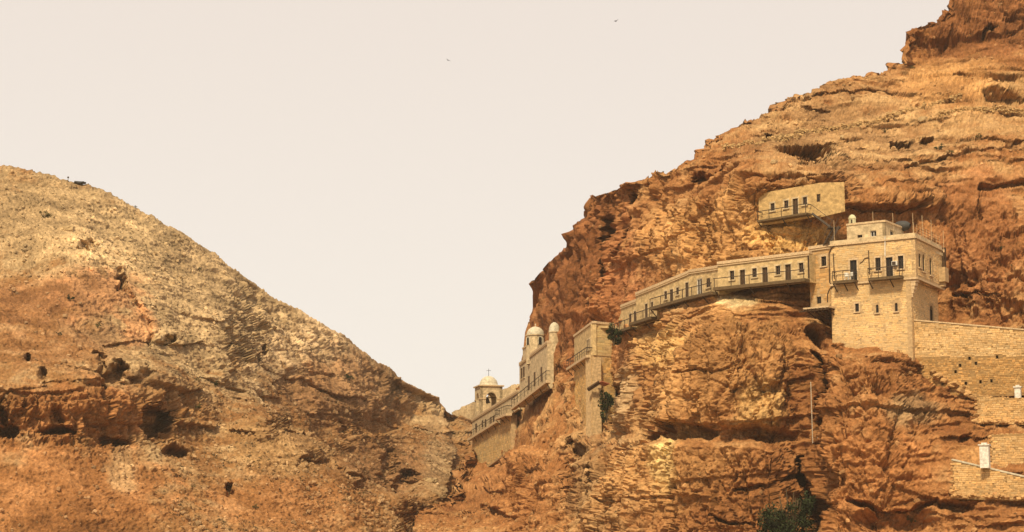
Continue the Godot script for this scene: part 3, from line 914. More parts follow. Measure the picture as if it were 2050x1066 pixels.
func monastery() -> void:
	var plaster := {wall = M.plaster, coping = M.pale_stone, window = M.dark_glass, door = M.door_wood, frame = M.frame_brown, frame_white = M.white_paint, surround = M.plaster_pale, sill = M.plaster_pale, band = 0.14}
	var stone := {wall = M.mortar, coping = M.pale_stone, window = M.dark_glass, door = M.dark_glass, frame = M.iron, frame_white = M.white_paint, surround = M.pale_stone, sill = M.pale_stone, band = 0.16}
	var tint_front := Color(0.85, 0.59, 0.29)
	# --- the tower house on the corner of the rock
	var A := survey(1664, 572, 210.3)
	var C := survey(1835, 557, 205.0)
	var R := survey(1889, 580, 213.3)
	var foot := 24.0
	var sill_y := C.y - foot                                  # height of the string course over the foot
	A.y = foot
	C.y = foot
	R.y = foot
	var t := frame(A, C)
	var L := A.distance_to(C)
	var L2 := C.distance_to(R)
	var top := height_over(C, 477.0)
	var root := thing("tower_house", "tall square stone tower house with two small balconies, on the rock edge", "building", t)
	var side := t.affine_inverse() * frame(C, R)
	var up_holes := holes_of(t, [[1703, 520.5, 1715.6, 560, "door"], [1754, 516, 1763, 543, "window"], [1775, 515, 1787.5, 553, "door"], [1799, 512, 1809, 539, "window"]])
	for h: Array in up_holes:
		if h[4] == "door":
			h[1] = sill_y + 0.25
	part(root, "wall", wall_mesh(L, sill_y, sill_y, top, top, up_holes), M.mortar)
	fill_openings(root, Transform3D(), up_holes, stone)
	stones(root, Transform3D(), L, sill_y + 0.2, sill_y + 0.2, top - 0.1, top - 0.1, up_holes, 0.34, 0.2, tint_front, 0.1)
	var low_holes := holes_of(t, [[1713, 608, 1720, 625, "window"], [1755, 610, 1758.5, 627, "archwindow"], [1793, 606.6, 1796.6, 624, "archwindow"]], 0.32)
	var xl := L - 0.65
	part(root, "wall", wall_mesh(xl, 0, 0, sill_y - 0.002, sill_y - 0.002, low_holes, 0.5), M.mortar)
	fill_openings(root, Transform3D(), low_holes, stone)
	stones(root, Transform3D(), xl, 0.05, 0.05, sill_y - 0.15, sill_y - 0.15, low_holes, 0.3, 0.19, tint_front, 0.1)
	# the right-hand side
	var us_holes := holes_of(frame(C, R), [[1840.2, 509, 1844.2, 535, "archwindow"], [1847.2, 511, 1853, 543, "archwindow"], [1861.5, 518, 1867, 550.5, "archwindow"]], 0.55, 0.8)
	part(root, "wall", wall_mesh(L2, sill_y, sill_y, top, top, us_holes), M.mortar, side)
	fill_openings(root, side, us_holes, stone)
	stones(root, side, L2, sill_y + 0.2, sill_y + 0.2, top - 0.1, top - 0.1, us_holes, 0.34, 0.2, tint_front, 0.1)
	var low_side := side * Transform3D(Basis(), Vector3(0.0, 0, -0.65))
	var low_frame := t * low_side
	var ls_holes := holes_of(low_frame, [[1861.5, 614, 1870.5, 646, "archdoor"]], 0.9, 1.2)
	part(root, "wall", wall_mesh(L2, 0, 0, sill_y - 0.004, sill_y - 0.004, ls_holes, 0.5), M.mortar, low_side)
	fill_openings(root, low_side, ls_holes, stone)
	stones(root, low_side, L2, 0.05, 0.05, sill_y - 0.15, sill_y - 0.15, ls_holes, 0.3, 0.19, tint_front, 0.1)
	var st := begin()                                        # stepped corbels that carry the overhanging corner
	for k in 5:
		add_box(st, Vector3(xl + 0.002, sill_y - 0.4 * (k + 1), -0.9 + 0.12 * k), Vector3(xl + 0.63 - 0.12 * k, sill_y - 0.4 * k - 0.003, -0.01 - 0.02 * k))
	part(root, "corbel", st.commit(), M.pale_stone)
	st = begin()
	beam(st, Vector3(-0.06, sill_y - 0.1, 0), Vector3(L + 0.08, sill_y - 0.1, 0), 0.22, 0.06, 0.16)
	part(root, "string_course", st.commit(), M.pale_stone)
	st = begin()
	beam(st, Vector3(-0.04, sill_y - 0.1, 0), Vector3(L2, sill_y - 0.1, 0), 0.22, 0.06, 0.16)
	part(root, "string_course", st.commit(), M.pale_stone, side)
	for f: Array in [[Transform3D(), L], [side, L2]]:
		st = begin()
		beam(st, Vector3(-0.1, top + 0.003, 0), Vector3(f[1] + 0.1, top + 0.003, 0), 0.16, -0.45, 0.16)
		part(root, "cornice", st.commit(), M.pale_stone, f[0])
		st = begin()
		beam(st, Vector3(0.0, top + 0.165, 0), Vector3(f[1], top + 0.165, 0), 0.42, -0.35, 0.0)
		part(root, "parapet", st.commit(), M.plaster_pale, f[0])
	st = begin()
	add_box(st, Vector3(0.36, top - 0.6, -L2), Vector3(L - 0.46, top - 0.3, -0.46))
	part(root, "roof", st.commit(), M.plaster_pale)
	st = begin()
	add_box(st, Vector3(0.003, 0, -L2), Vector3(0.35, top + 0.16, -0.46))
	part(root, "wall", st.commit(), M.mortar)
	var bal := func(x0: float, x1: float) -> void:
		var u0 := on_plane(t, x0, 560).x
		var u1 := on_plane(t, x1, 560).x
		balcony(root, Vector3(u0, sill_y + 0.28, 0.17), Vector3(u1, sill_y + 0.28, 0.17), 1.15, 1.0, 0.3, M.concrete, 1.1)
	bal.call(1676.0, 1719.0)
	bal.call(1747.0, 1811.0)
	for p: Array in [[1669, 508, 1680, 562], [1739.5, 502, 1750, 553]]:        # stay rods that hold the balconies
		var a := on_plane(t, p[0], p[1])
		var b := on_plane(t, p[2], p[3])
		bar(root, "stay_rod", a + Vector3(0, 0, 0.04), Vector3(b.x, b.y, 1.2), 0.08, M.timber)
	bar(root, "water_pipe", on_plane(t, 1773, 474) + Vector3(0, 0, 0.06), on_plane(t, 1773, 513) + Vector3(0, 0, 0.06), 0.09, M.white_paint)
	var pipe := [1722, 528, 1728, 524, 1732, 518, 1738, 516, 1741, 520]
	for i in 4:
		bar(root, "cable", on_plane(t, pipe[i * 2], pipe[i * 2 + 1]) + Vector3(0, 0, 0.05), on_plane(t, pipe[i * 2 + 2], pipe[i * 2 + 3]) + Vector3(0, 0, 0.05), 0.07, M.timber)
	var down := [1672, 493, 1665, 498, 1661, 508, 1662, 566, 1668, 573, 1662, 580, 1658, 590, 1658, 606]
	for i in 7:
		bar(root, "drain_pipe", on_plane(t, down[i * 2], down[i * 2 + 1]) + Vector3(0, 0, 0.1), on_plane(t, down[i * 2 + 2], down[i * 2 + 3]) + Vector3(0, 0, 0.1), 0.1, M.timber)
	var sf := frame(C, R)
	bar(root, "flue_pipe", side * (on_plane(sf, 1886.5, 497) + Vector3(0, 0, 0.25)), side * (on_plane(sf, 1886.5, 538) + Vector3(0, 0, 0.25)), 0.35, M.timber)
	st = begin()
	var cq := on_plane(sf, 1884, 566)
	add_box(st, Vector3(cq.x - 0.7, cq.y, 0.01), Vector3(cq.x + 0.6, cq.y + 1.6, 0.75))
	add_box(st, Vector3(cq.x - 0.4, cq.y - 0.5, 0.01), Vector3(cq.x + 0.3, cq.y - 0.003, 0.5))
	part(root, "bay", st.commit(), M.mortar, side)
	# things on the balconies and on the wall
	var ac_at := on_plane(t, 1793, 528)
	var ac := thing("air_conditioner", "small dark air conditioner on the tower wall between door and window", "air conditioner", t * Transform3D(Basis(), ac_at))
	box(ac, "case", Vector3(0, 0, 0.16), Vector3(0.62, 0.46, 0.26), M.white_paint)
	box(ac, "grille", Vector3(-0.05, -0.01, 0.297), Vector3(0.42, 0.38, 0.012), M.iron)
	box(ac, "bracket", Vector3(0, -0.27, 0.14), Vector3(0.5, 0.06, 0.26), M.iron)
	for k in 2:
		var cx: float = on_plane(t, [1701, 1709.5][k], 560).x
		var ch := thing("plastic_chair", ["white plastic chair on the small balcony, nearer the drain pipe", "white plastic chair on the small balcony, beside the open door"][k], "chair", t * Transform3D(Basis(Vector3.UP, [0.5, -0.4][k]), Vector3(cx, sill_y + 0.28, 0.72 + 0.06 * k)), "white chairs on the tower balcony")
		box(ch, "seat", Vector3(0, 0.43, 0), Vector3(0.46, 0.04, 0.44), M.white_paint)
		box(ch, "backrest", Vector3(0, 0.68, -0.2), Vector3(0.44, 0.42, 0.035), M.white_paint)
		for sx in [-1, 1]:
			for sz in [-1, 1]:
				bar(ch, "leg", Vector3(sx * 0.22, 0, sz * 0.21), Vector3(sx * 0.19, 0.42, sz * 0.18), 0.05, M.white_paint)
			bar(ch, "armrest", Vector3(sx * 0.235, 0.64, -0.2), Vector3(sx * 0.235, 0.64, 0.18), 0.05, M.white_paint)
	# --- what stands on the tower roof
	var roof_y := foot + top - 0.298
	var rc := survey(1772, 444.5, 211.5)
	var room_h := rc.y - roof_y
	var rd := t.basis.x
	var ra := Vector3(rc.x, roof_y, rc.z) - rd * 4.5
	var rt := frame(ra, Vector3(rc.x, roof_y, rc.z))
	var room := thing("rooftop_room", "small pale flat-roofed room with a white window, on top of the tower house", "building", rt)
	var rh := holes_of(rt, [[1717.5, 470, 1727, 477, "window"], [1743.6, 461.5, 1755, 474.5, "white window"]], 0.5, 0.9)
	var pale := plaster.duplicate()
	pale.wall = M.plaster_pale
	part(room, "wall", wall_mesh(4.5, 0, 0, room_h, room_h, rh, 0.3), M.plaster_pale)
	fill_openings(room, Transform3D(), rh, pale)
	var rs := Transform3D(Basis(Vector3(0, 0, -1), Vector3.UP, Vector3(1, 0, 0)), Vector3(4.5, 0, 0))
	var rsh := holes_of(rt * rs, [[1781.5, 464, 1791, 472, "white window"]], 0.6, 1.3)
	part(room, "wall", wall_mesh(5.5, 0, 0, room_h, room_h, rsh, 0.3), M.plaster_pale, rs)
	fill_openings(room, rs, rsh, pale)
	st = begin()
	add_box(st, Vector3(-0.06, room_h + 0.002, -5.55), Vector3(4.6, room_h + 0.22, 0.08))
	part(room, "roof", st.commit(), M.pale_stone)
	box(room, "wall", Vector3(2.1, room_h / 2, -5.35), Vector3(4.1, room_h - 0.01, 0.3), M.plaster_pale)
	box(room, "wall", Vector3(0.15, room_h / 2, -2.75), Vector3(0.3, room_h - 0.01, 4.9), M.plaster_pale)
	var sp := survey(1707, 449, 216.8)
	var sh := thing("roof_shrine", "small pale green domed shrine behind the rooftop room", "shrine", Transform3D(t.basis, Vector3(sp.x, roof_y, sp.z)))
	var shy := sp.y - roof_y
	var green := mat("pale_green", lin(0.50, 0.47, 0.30), 0.8)
	part(sh, "drum", lathe(PackedVector2Array([Vector2(0.42, 0), Vector2(0.42, shy + 0.55), Vector2(0.46, shy + 0.56), Vector2(0.46, shy + 0.62)]), 8, false), green)
	part(sh, "dome", lathe(PackedVector2Array([Vector2(0.44, shy + 0.62), Vector2(0.40, shy + 0.8), Vector2(0.28, shy + 0.98), Vector2(0.12, shy + 1.08), Vector2(0.0, shy + 1.1)]), 14), green)
	box(sh, "niche", Vector3(0.1, shy + 0.25, 0.41), Vector3(0.16, 0.42, 0.05), M.iron)
	var wp := survey(1806, 455, 216.0)
	var tank := thing("water_tank", "dark rounded water tank behind the rooftop room", "tank", Transform3D(t.basis, Vector3(wp.x, roof_y, wp.z)))
	var wy := wp.y - roof_y
	var prof := PackedVector2Array()
	for k in 9:
		prof.append(Vector2(0.62 * sin(PI * (0.04 + 0.92 * k / 8.0)) ** 0.5, -1.0 + 2.0 * k / 8.0))
	var tank_m: Material = M.tank_black
	part(tank, "body", lathe(prof, 18), tank_m, Transform3D(Basis(Vector3.BACK, PI / 2), Vector3(0, wy + 0.1, 0)))
	for sx in [-1, 1]:
		for sz in [-1, 1]:
			bar(tank, "leg", Vector3(sx * 0.6, 0, sz * 0.3), Vector3(sx * 0.6, wy - 0.15, sz * 0.3), 0.07, M.iron)
	for p: Array in [[1671, 442, 482, 211.5, "bare roof pole above the drain pipe on the tower"], [1749, 424, 462, 213.5, "thin pole above the white rooftop window"], [1789, 427, 466, 213.0, "thin pole left of the dark water tank"], [1829, 427, 466, 206.0, "tall pole at the front corner of the tower roof"], [1848, 431, 476, 209.0, "thin pole on the side parapet of the tower, nearest the corner"], [1866, 440, 485, 211.0, "middle pole of the side parapet of the tower"], [1890, 462, 495, 213.0, "pole above the dark flue pipe of the tower"]]:
		var b := survey(p[0], p[2], p[3])
		b.y = roof_y
		var h := height_over(b, p[1])
		var po := thing("roof_pole", p[4], "pole", Transform3D(t.basis, b), "poles on the tower roof")
		bar(po, "mast", Vector3(0, 0.3, 0), Vector3(0, h, 0), 0.035, M.pale_stone)
		bar(po, "socket", Vector3(0, 0.0, 0), Vector3(0, 0.3, 0), 0.14, M.pale_stone)
	var fence := thing("roof_fence", "wire fence along the side parapet of the tower roof", "fence", t * side * Transform3D(Basis(), Vector3(0, top + 0.588, -0.18)))
	for k in 9:
		bar(fence, "post", Vector3(0.2 + k * (L2 - 0.4) / 8, 0, 0), Vector3(0.2 + k * (L2 - 0.4) / 8, 1.15, 0), 0.03, M.pale_stone)
	for k in 4:
		bar(fence, "wire", Vector3(0.2, 0.25 + 0.28 * k, 0), Vector3(L2 - 0.2, 0.25 + 0.28 * k, 0), 0.025, M.iron)
	# --- the brown stone bay left of the tower, and its timber platform
	var bay := range_of_rooms("stone_annex", "narrow brown stone building with one window, between the tower house and the long white wing", [1623, 616, 213.0], [1666, 612, 211.0], 500, 494, [[1645, 513, 1654.6, 534, "window"], [1638, 594, 1642, 608.5, "bare window"]], stone, 6.0, 0.5)
	stones(bay[0], Transform3D(), bay[2], 0, bay[3], bay[4] - 0.25, bay[5] - 0.25, bay[6], 0.45, 0.28, Color(0.62, 0.38, 0.16))
	var pa := survey(1610, 619, 210.5)
	var pb := survey(1661, 615.5, 208.6)
	var pt := frame(pa, pb)
	var plat := thing("timber_platform", "timber platform on dark beams below the brown annex", "platform", pt)
	var PL := Vector2(pb.x - pa.x, pb.z - pa.z).length()
	box(plat, "deck", Vector3(PL / 2, 0, -0.9), Vector3(PL, 0.18, 2.2), M.pale_stone)
	for k in 7:
		bar(plat, "joist", Vector3(0.15 + k * (PL - 0.3) / 6, -0.16, 0.35), Vector3(0.15 + k * (PL - 0.3) / 6, -0.16, -1.9), 0.13, M.timber)
	for k in 4:
		bar(plat, "strut", Vector3(0.3 + k * (PL - 0.6) / 3, -0.22, 0.1), Vector3(0.5 + k * (PL - 0.6) / 3, -0.85, -1.8), 0.11, M.timber)
	bar(plat, "edge_beam", Vector3(-0.5, -0.3, 0.1), Vector3(PL, -0.25, 0.22), 0.15, M.timber)
	# --- the long wing and the stepped wings that follow the cliff round to the left
	var w1 := range_of_rooms("long_wing", "long cream wing with three doors and four windows, left of the brown annex", [1438, 578, 219.3], [1622, 559.5, 211.8], 530, 508, [[1462.5, 542, 1469.5, 561, "window"], [1482, 540, 1492, 576, "door"], [1507, 537, 1515, 556, "window"], [1527, 535, 1537, 571, "door"], [1554, 532, 1562, 550.6, "window"], [1573, 529, 1583.7, 565, "door"], [1600, 526, 1609, 546, "window"]], plaster, 5.0)
	finish_wing(w1, 1.1, 0.35)
	bar(w1[0], "drain_pipe", Vector3(w1[2] - 0.08, w1[3] + 0.1, 0.1), Vector3(w1[2] - 0.08, w1[5] - 0.3, 0.1), 0.14, M.timber)
	plaster.recess = 0.08
	var w2 := range_of_rooms("curved_wing", "cream wing with a white-framed door, stepping down left of the long wing", [1380, 598, 226.2], [1439, 584.5, 219.6], 546, 537, [[1397, 558, 1406, 592, "white door"], [1415, 556, 1422, 577, "archwindow"]], plaster, 5.0)
	finish_wing(w2, 1.0, 0.35)
	var w2b := range_of_rooms("curved_wing", "cream wing with two doors and two narrow windows, fourth building left of the tower", [1314, 617, 233.2], [1381, 598, 226.4], 575, 547, [[1331, 583, 1335.5, 600.5, "window"], [1342, 579, 1348, 606, "door"], [1355, 575.5, 1359, 591, "window"], [1373, 565.5, 1379, 597, "door"]], plaster, 5.0, 0.3, 1.2)
	finish_wing(w2b, 1.0, 0.35)
	var w3 := range_of_rooms("narrow_wing", "cream wing with one narrow door and one narrow window, second from the leafy bush", [1274, 648, 239.9], [1316, 634.5, 233.4], 591, 574, [[1292, 608, 1297, 637, "door"], [1304, 604.5, 1308, 623, "window"]], plaster, 5.0, 0.3, 1.1)
	finish_wing(w3, 1.0, 0.35)
	var w4 := range_of_rooms("narrow_wing", "cream wing with its lowest roof, just right of the leafy bush", [1244, 665, 246.0], [1275, 654.5, 240.2], 616, 604, [[1261, 627.7, 1264.7, 648, "window"], [1269.5, 623, 1273.5, 648, "door"]], plaster, 5.0, 0.3, 1.1)
	finish_wing(w4, 1.0, 0.3)
	var sl := begin()                                        # the sloping end wall of the lowest wing
	quad(sl, Vector3(-2.6, 0.2, -0.02), Vector3(0, 0, -0.02), Vector3(0, 2.5, -0.02), Vector3(-2.6, 0.8, -0.02))
	quad(sl, Vector3(-2.6, 0.8, -0.02), Vector3(0, 2.5, -0.02), Vector3(0, 2.5, -0.5), Vector3(-2.6, 0.8, -0.5))
	quad(sl, Vector3(-2.6, 0.2, -0.5), Vector3(-2.6, 0.2, -0.02), Vector3(-2.6, 0.8, -0.02), Vector3(-2.6, 0.8, -0.5))
	part(w4[0], "end_wall", sl.commit(), M.plaster)
	# --- the block on the tall pier
	var bc := survey(1187.5, 711.5, 247.5)
	var bl := survey(1150, 736, 262.0)
	bl.y = bc.y
	var bt := frame(bl, bc)
	var BL := bl.distance_to(bc)
	var bh := height_over(bc, 648)
	var blk := thing("pier_block", "cream block on a tall masonry pier, left of the leafy bush", "building", bt)
	var bhl := holes_of(bt, [[1175.3, 681, 1177.3, 703, "window"], [1178.5, 679, 1180.7, 702, "window"], [1183, 672, 1185.3, 695, "window"]], 0.5, 0.9)
	part(blk, "wall", wall_mesh(BL, 0, 0, bh, bh, bhl), M.plaster)
	fill_openings(blk, Transform3D(), bhl, plaster)
	var br := Transform3D(Basis(Vector3(0, 0, -1), Vector3.UP, Vector3(1, 0, 0)), Vector3(BL, 0, 0))
	var right_dir := (survey(1229, 712, 249.5) - bc)
	right_dir.y = 0
	var rb := frame(bc, bc + right_dir)
	br = bt.affine_inverse() * rb
	var RL := right_dir.length()
	part(blk, "wall", wall_mesh(RL, 0, 0, bh, bh, []), M.plaster, br)
	stones(blk, br, RL, 0.1, 0.1, bh - 0.1, bh - 0.1, [], 0.6, 0.34, Color(0.74, 0.56, 0.27), 0.14, 0.015)
	course(blk, "coping", Vector3(-0.1, bh + 0.003, 0), Vector3(BL + 0.1, bh + 0.003, 0), 0.3, -0.5, 0.12, M.pale_stone)
	var c2 := course(blk, "coping", Vector3(0.15, bh + 0.003, 0), Vector3(RL, bh + 0.003, 0), 0.3, -0.5, 0.12, M.pale_stone)
	c2.transform = br
	st = begin()
	add_box(st, Vector3(0.3, bh - 0.5, -RL + 0.2), Vector3(BL - 0.5, bh - 0.2, -0.47))
	part(blk, "roof", st.commit(), M.plaster)
	balcony(blk, Vector3(-1.5, 0.0, 0.02), Vector3(BL - 0.1, 0.0, 0.02), 0.9, 1.0, 0.3, M.pale_stone, 1.8)
	var pier_h := -height_over(bc, 905)
	part(blk, "pier", wall_mesh(RL + 0.5, -pier_h, -pier_h, -0.003, -0.003, [], 1.2), M.mortar, br * Transform3D(Basis(), Vector3(-0.25, 0, -0.06)))
	stones(blk, br * Transform3D(Basis(), Vector3(-0.25, 0, -0.06)), RL + 0.5, -pier_h, -pier_h, -0.05, -0.05, [], 0.42, 0.26, Color(0.72, 0.46, 0.18), 0.28, 0.05)
	part(blk, "pier", wall_mesh(BL * 0.95, -pier_h, -pier_h, -0.303, -0.303, [], 1.2), M.mortar, Transform3D(Basis(), Vector3(BL * 0.05 + 0.24, 0, 0.2)))
	stones(blk, Transform3D(Basis(), Vector3(BL * 0.05 + 0.24, 0, 0.2)), BL * 0.95, -pier_h, -pier_h, -0.36, -0.36, [], 0.42, 0.26, Color(0.72, 0.46, 0.18), 0.28, 0.05)
	# the little lean-to canopy on the pier
	var ca := survey(1177, 781, 246.0)
	var cb := survey(1200, 766, 245.6)
	var can := thing("lean_to_canopy", "small reddish lean-to canopy with a dark beam, on the face of the pier", "canopy", Transform3D(rb.basis, ca))
	var lb := rb.basis.inverse() * (cb - ca)
	bar(can, "beam", Vector3.ZERO, lb, 0.4, M.timber)
	var tile := mat("rust_sheet", lin(0.30, 0.10, 0.05), 0.8)
	var le := rb.basis.inverse() * (survey(1216, 771, 245.9) - ca)
	bar(can, "sheet", lb, le, 0.12, tile, 1.5)
	# --- the hermitage high in the cliff
	var plain := plaster.duplicate()
	plain.recess = 0.15
	plain.wall = M.plaster_ochre
	plain.no_coping = true
	var up := range_of_rooms("cliff_hermitage", "small cream hermitage with a long balcony, set high into the cliff above the wings", [1520, 446, 221.8], [1645, 424, 215.6], 388, 366, [[1544, 406.6, 1550.6, 423, "window"], [1571, 401, 1578.4, 418, "window"], [1588, 397, 1598, 433, "door"], [1608, 394, 1616, 411, "window"], [1636, 388, 1643, 405, "bare window"]], plain, 2.5, 0.4)
	var ur: Node3D = up[0]
	var u0 := on_plane(up[1], 1527, 444)
	var u1 := on_plane(up[1], 1626, 428)
	balcony(ur, Vector3(u0.x, u0.y, 0.02), Vector3(u1.x, u1.y, 0.02), 1.1, 1.0, 0.22, M.concrete, 1.8)
	var ex := survey(1645, 424, 215.6)
	var ey := survey(1692, 412, 216.6)
	var et := up[1].affine_inverse() * frame(ex, Vector3(ey.x, ex.y, ey.z)) as Transform3D
	part(ur, "wall", wall_mesh(Vector2(ey.x - ex.x, ey.z - ex.z).length(), -0.6, 0.2, up[5] - up[3] - 0.003, up[5] - up[3] + 0.25, [], 0.5), M.plaster_ochre, et)
	# steel stair from the hermitage down to the tower roof
	var fa := survey(1628, 429, 214.6)
	var fb := survey(1664, 456, 213.6)
	var fc := survey(1655, 491, 212.2)
	var stair := thing("steel_stair", "dark steel stair zigzagging from the hermitage balcony down to the annex roof", "staircase", Transform3D(Basis(), fc))
	for f: Array in [[fa, fb], [fb + Vector3(0.5, 0, 0.3), fc]]:
		var p: Vector3 = f[0] - fc
		var q: Vector3 = f[1] - fc
		var across := (q - p).cross(Vector3.UP).normalized() * 0.45
		for s in [-1, 1]:
			bar(stair, "stringer", p + across * s, q + across * s, 0.22, M.iron)
			bar(stair, "handrail", p + across * s + Vector3(0, 0.95, 0), q + across * s + Vector3(0, 0.95, 0), 0.05, M.iron)
		var n := 11
		for k in n:
			var m := p.lerp(q, (k + 0.5) / n)
			var tr := part(stair, "tread", unit_box, M.timber, Transform3D(Basis(across * 2.0, Vector3(0, 0.05, 0), Vector3(q.x - p.x, 0, q.z - p.z).normalized() * 0.26), m))
			tr.name = "tread" if tr.name == "tread" else tr.name
	box(stair, "landing", fb - fc + Vector3(0.3, -0.1, 0.1), Vector3(1.4, 0.1, 1.2), M.iron)

func finish_wing(w: Array, out: float, slab: float) -> void:
	balcony(w[0], Vector3(0.02, 0.0, 0.01), Vector3(w[2] - 0.02, w[3], 0.01), out, 1.0, slab, M.concrete, 2.2, false, Transform3D(), 0)

func church() -> void:
	var style := {wall = M.plaster_pale, coping = M.pale_stone, window = M.dark_glass, door = M.door_wood, frame = M.frame_brown, frame_white = M.white_paint, surround = M.limewash, sill = M.plaster_pale, band = 0.14, recess = 0.02}
	# the church hall, its cupola and its balcony
	var h := range_of_rooms("church_hall", "tall cream church hall below the round cupola", [1040, 797, 296], [1096, 757, 273.5], 731, 687, [[1043.3, 737, 1045.7, 760, "archwindow"], [1047.8, 734, 1050.3, 757, "archwindow"], [1058, 753, 1060.5, 782, "archdoor"], [1069.5, 745, 1072, 774, "archdoor"], [1083, 735, 1085.5, 765, "archdoor"]], style, 0.9, 1.5, 1.4)
	var root: Node3D = h[0]
	var L: float = h[2]
	var st := begin()
	add_box(st, Vector3(0.0, h[4] - 0.3, -6.0), Vector3(7.5, h[4] + 2.4, -0.52))
	part(root, "raised_roof", st.commit(), M.plaster_pale)
	course(root, "coping", Vector3(-0.1, h[4] + 2.403, 0), Vector3(7.6, h[4] + 2.403, 0), 0.25, -6.1, -0.42, M.pale_stone)
	balcony(root, Vector3(-4.0, -1.2, 0.02), Vector3(L + 2.5, 0.2, 0.02), 0.7, 1.3, 0.4, M.pale_stone, 3.0)
	var dc := survey(1072, 697, 289)
	var cup := thing("cupola", "round cream cupola with a pointed white dome on the church hall", "cupola", Transform3D(h[1].basis, dc))
	var r := 20.0 / FOCAL * 289.0
	var dh := height_over(dc, 671.5)
	var dw := Transform3D(Basis(), Vector3.ZERO)
	part(cup, "drum", lathe(PackedVector2Array([Vector2(r * 0.93, -2.5), Vector2(r * 0.93, dh - 0.15), Vector2(r * 1.02, dh - 0.14), Vector2(r * 1.02, dh)]), 8, false), M.plaster_pale, dw)
	var dome := PackedVector2Array()
	for k in 10:
		var a := PI / 2 * k / 9.0
		dome.append(Vector2(r * 0.9 * cos(a), dh + r * 0.86 * sin(a)))
	dome.append(Vector2(0.06, dh + r * 0.9))
	part(cup, "dome", lathe(dome, 24), M.limewash)
	bar(cup, "finial", Vector3(0, dh + r * 0.84, 0), Vector3(0, dh + r * 1.15, 0), 0.12, M.limewash)
	var to_eye: Vector3 = (h[1].basis.inverse() * Vector3(EYE.x - dc.x, 0, EYE.z - dc.z)).normalized()
	for k in 4:
		var a: float = atan2(to_eye.z, to_eye.x) + [-0.25, 0.75, -1.2, 1.8][k]
		a = floor(a / (PI / 4)) * PI / 4 + PI / 8
		var d := Vector3(cos(a), 0, sin(a))
		var wt := Transform3D(Basis(Vector3.UP.cross(d), Vector3.UP, d), d * r * 0.86 + Vector3(0, dh - 1.55, 0))
		var win := part(cup, "window", arch_panel(0.55, 1.15, 0.04), M.dark_glass, wt)
		part(win, "surround", arch_band(0.55, 1.15, 0.14, 0.06), M.limewash)
	var hd := survey(1110, 665, 286)
	var half := thing("half_cupola", "white half dome against the cliff, right of the round cupola", "cupola", Transform3D(h[1].basis, hd))
	var hr := 11.5 / FOCAL * 281.0
	var hp := PackedVector2Array([Vector2(hr * 1.05, 0)])
	for k in 9:
		hp.append(Vector2(hr * cos(PI / 2 * k / 8.0), 0.1 + 1.35 * sin(PI / 2 * k / 8.0)))
	part(half, "dome", lathe(hp, 20), M.limewash)
	part(half, "drum", lathe(PackedVector2Array([Vector2(hr, -3.2), Vector2(hr, -0.15), Vector2(hr * 1.1, -0.14), Vector2(hr * 1.1, -0.003)]), 10, false), M.plaster_pale)
	# the lower hall with the bell tower
	var b := range_of_rooms("bell_hall", "low cream hall with a row of narrow windows, under the bell tower", [945, 876, 338], [1037, 815, 300], 843, 785, [[952, 848, 955, 862, "archwindow"], [965, 842, 967.5, 857, "archwindow"], [971, 839.6, 973.5, 857, "archwindow"], [982, 834.7, 984.4, 851, "archwindow"], [987.3, 832, 990, 851, "archwindow"]], style, 7.0, 0.4, 1.5)
	var br: Node3D = b[0]
	var BL: float = b[2]
	var e0 := on_plane(b[1], 1000, 845)
	balcony(br, Vector3(-1.5, -0.2, 0.02), Vector3(e0.x, e0.y + 0.2, 0.02), 0.6, 1.0, 0.4, M.pale_stone, 3.0)
	var q0 := on_plane(b[1], 1002, 842)
	var q1 := on_plane(b[1], 1025, 828)
	balcony(br, Vector3(q0.x, (q0.y + q1.y) / 2 + 0.2, 0.02), Vector3(q1.x, (q0.y + q1.y) / 2 + 0.2, 0.02), 1.0, 1.2, 0.4, M.pale_stone, 2.0)
	var deep := height_over(survey(945, 876, 338), 960)
	part(br, "foundation_wall", wall_mesh(BL * 0.86, deep, deep + 3, -0.46, b[3] * 0.86 - 0.46, [], 1.0), M.mortar, Transform3D(Basis(), Vector3(0.0, 0, -0.05)))
	stones(br, Transform3D(Basis(), Vector3(0.0, 0, -0.05)), BL * 0.86, deep, deep + 3, -0.5, b[3] * 0.86 - 0.5, [], 0.6, 0.36, Color(0.74, 0.5, 0.22), 0.2, 0.03)
	# bell tower: four piers, arches on all sides, cornice, dome, bell
	var bc := survey(961, 838, 336)
	var rr := survey(1006, 838, 337)
	rr.y = bc.y
	var tw := bc.distance_to(rr)
	var tf := frame(bc, rr)
	var bell := thing("bell_tower", "open arched bell tower with white dome and cross at the far end of the monastery", "bell tower", tf)
	var th := height_over(bc, 773.5)
	var arch := holes_of(tf, [[973, 786.5, 995, 822, "arch hole"]], 1.0, 3.0)
	var mid := tw / 2
	var aw: float = (arch[0][2] - arch[0][0]) / 2
	arch[0][0] = mid - aw
	arch[0][2] = mid + aw
	arch[0][4] = "arch hole"
	for k in 4:
		var side := Transform3D(Basis(Vector3.UP, k * PI / 2), Vector3.ZERO)
		var at := Transform3D(Basis(), Vector3(mid, 0, -mid)) * side * Transform3D(Basis(), Vector3(-mid, 0, mid))
		part(bell, "wall", wall_mesh(tw, -1.0, -1.0, th, th, arch, 0.5), M.plaster_pale, at * Transform3D(Basis(), Vector3(0, 0, -0.002 * k)))
		for c in [[-0.04, arch[0][0] - 0.02], [arch[0][2] + 0.02, tw + 0.04]]:
			var im := course(bell, "impost", Vector3(c[0], (arch[0][1] + arch[0][3]) / 2 + 0.35, 0), Vector3(c[1], (arch[0][1] + arch[0][3]) / 2 + 0.35, 0), 0.16, 0.005, 0.1 + 0.003 * k, M.pale_stone)
			im.transform = at
	box(bell, "cornice", Vector3(mid, th + 0.12, -mid), Vector3(tw + 0.5, 0.22, tw + 0.5), M.pale_stone)
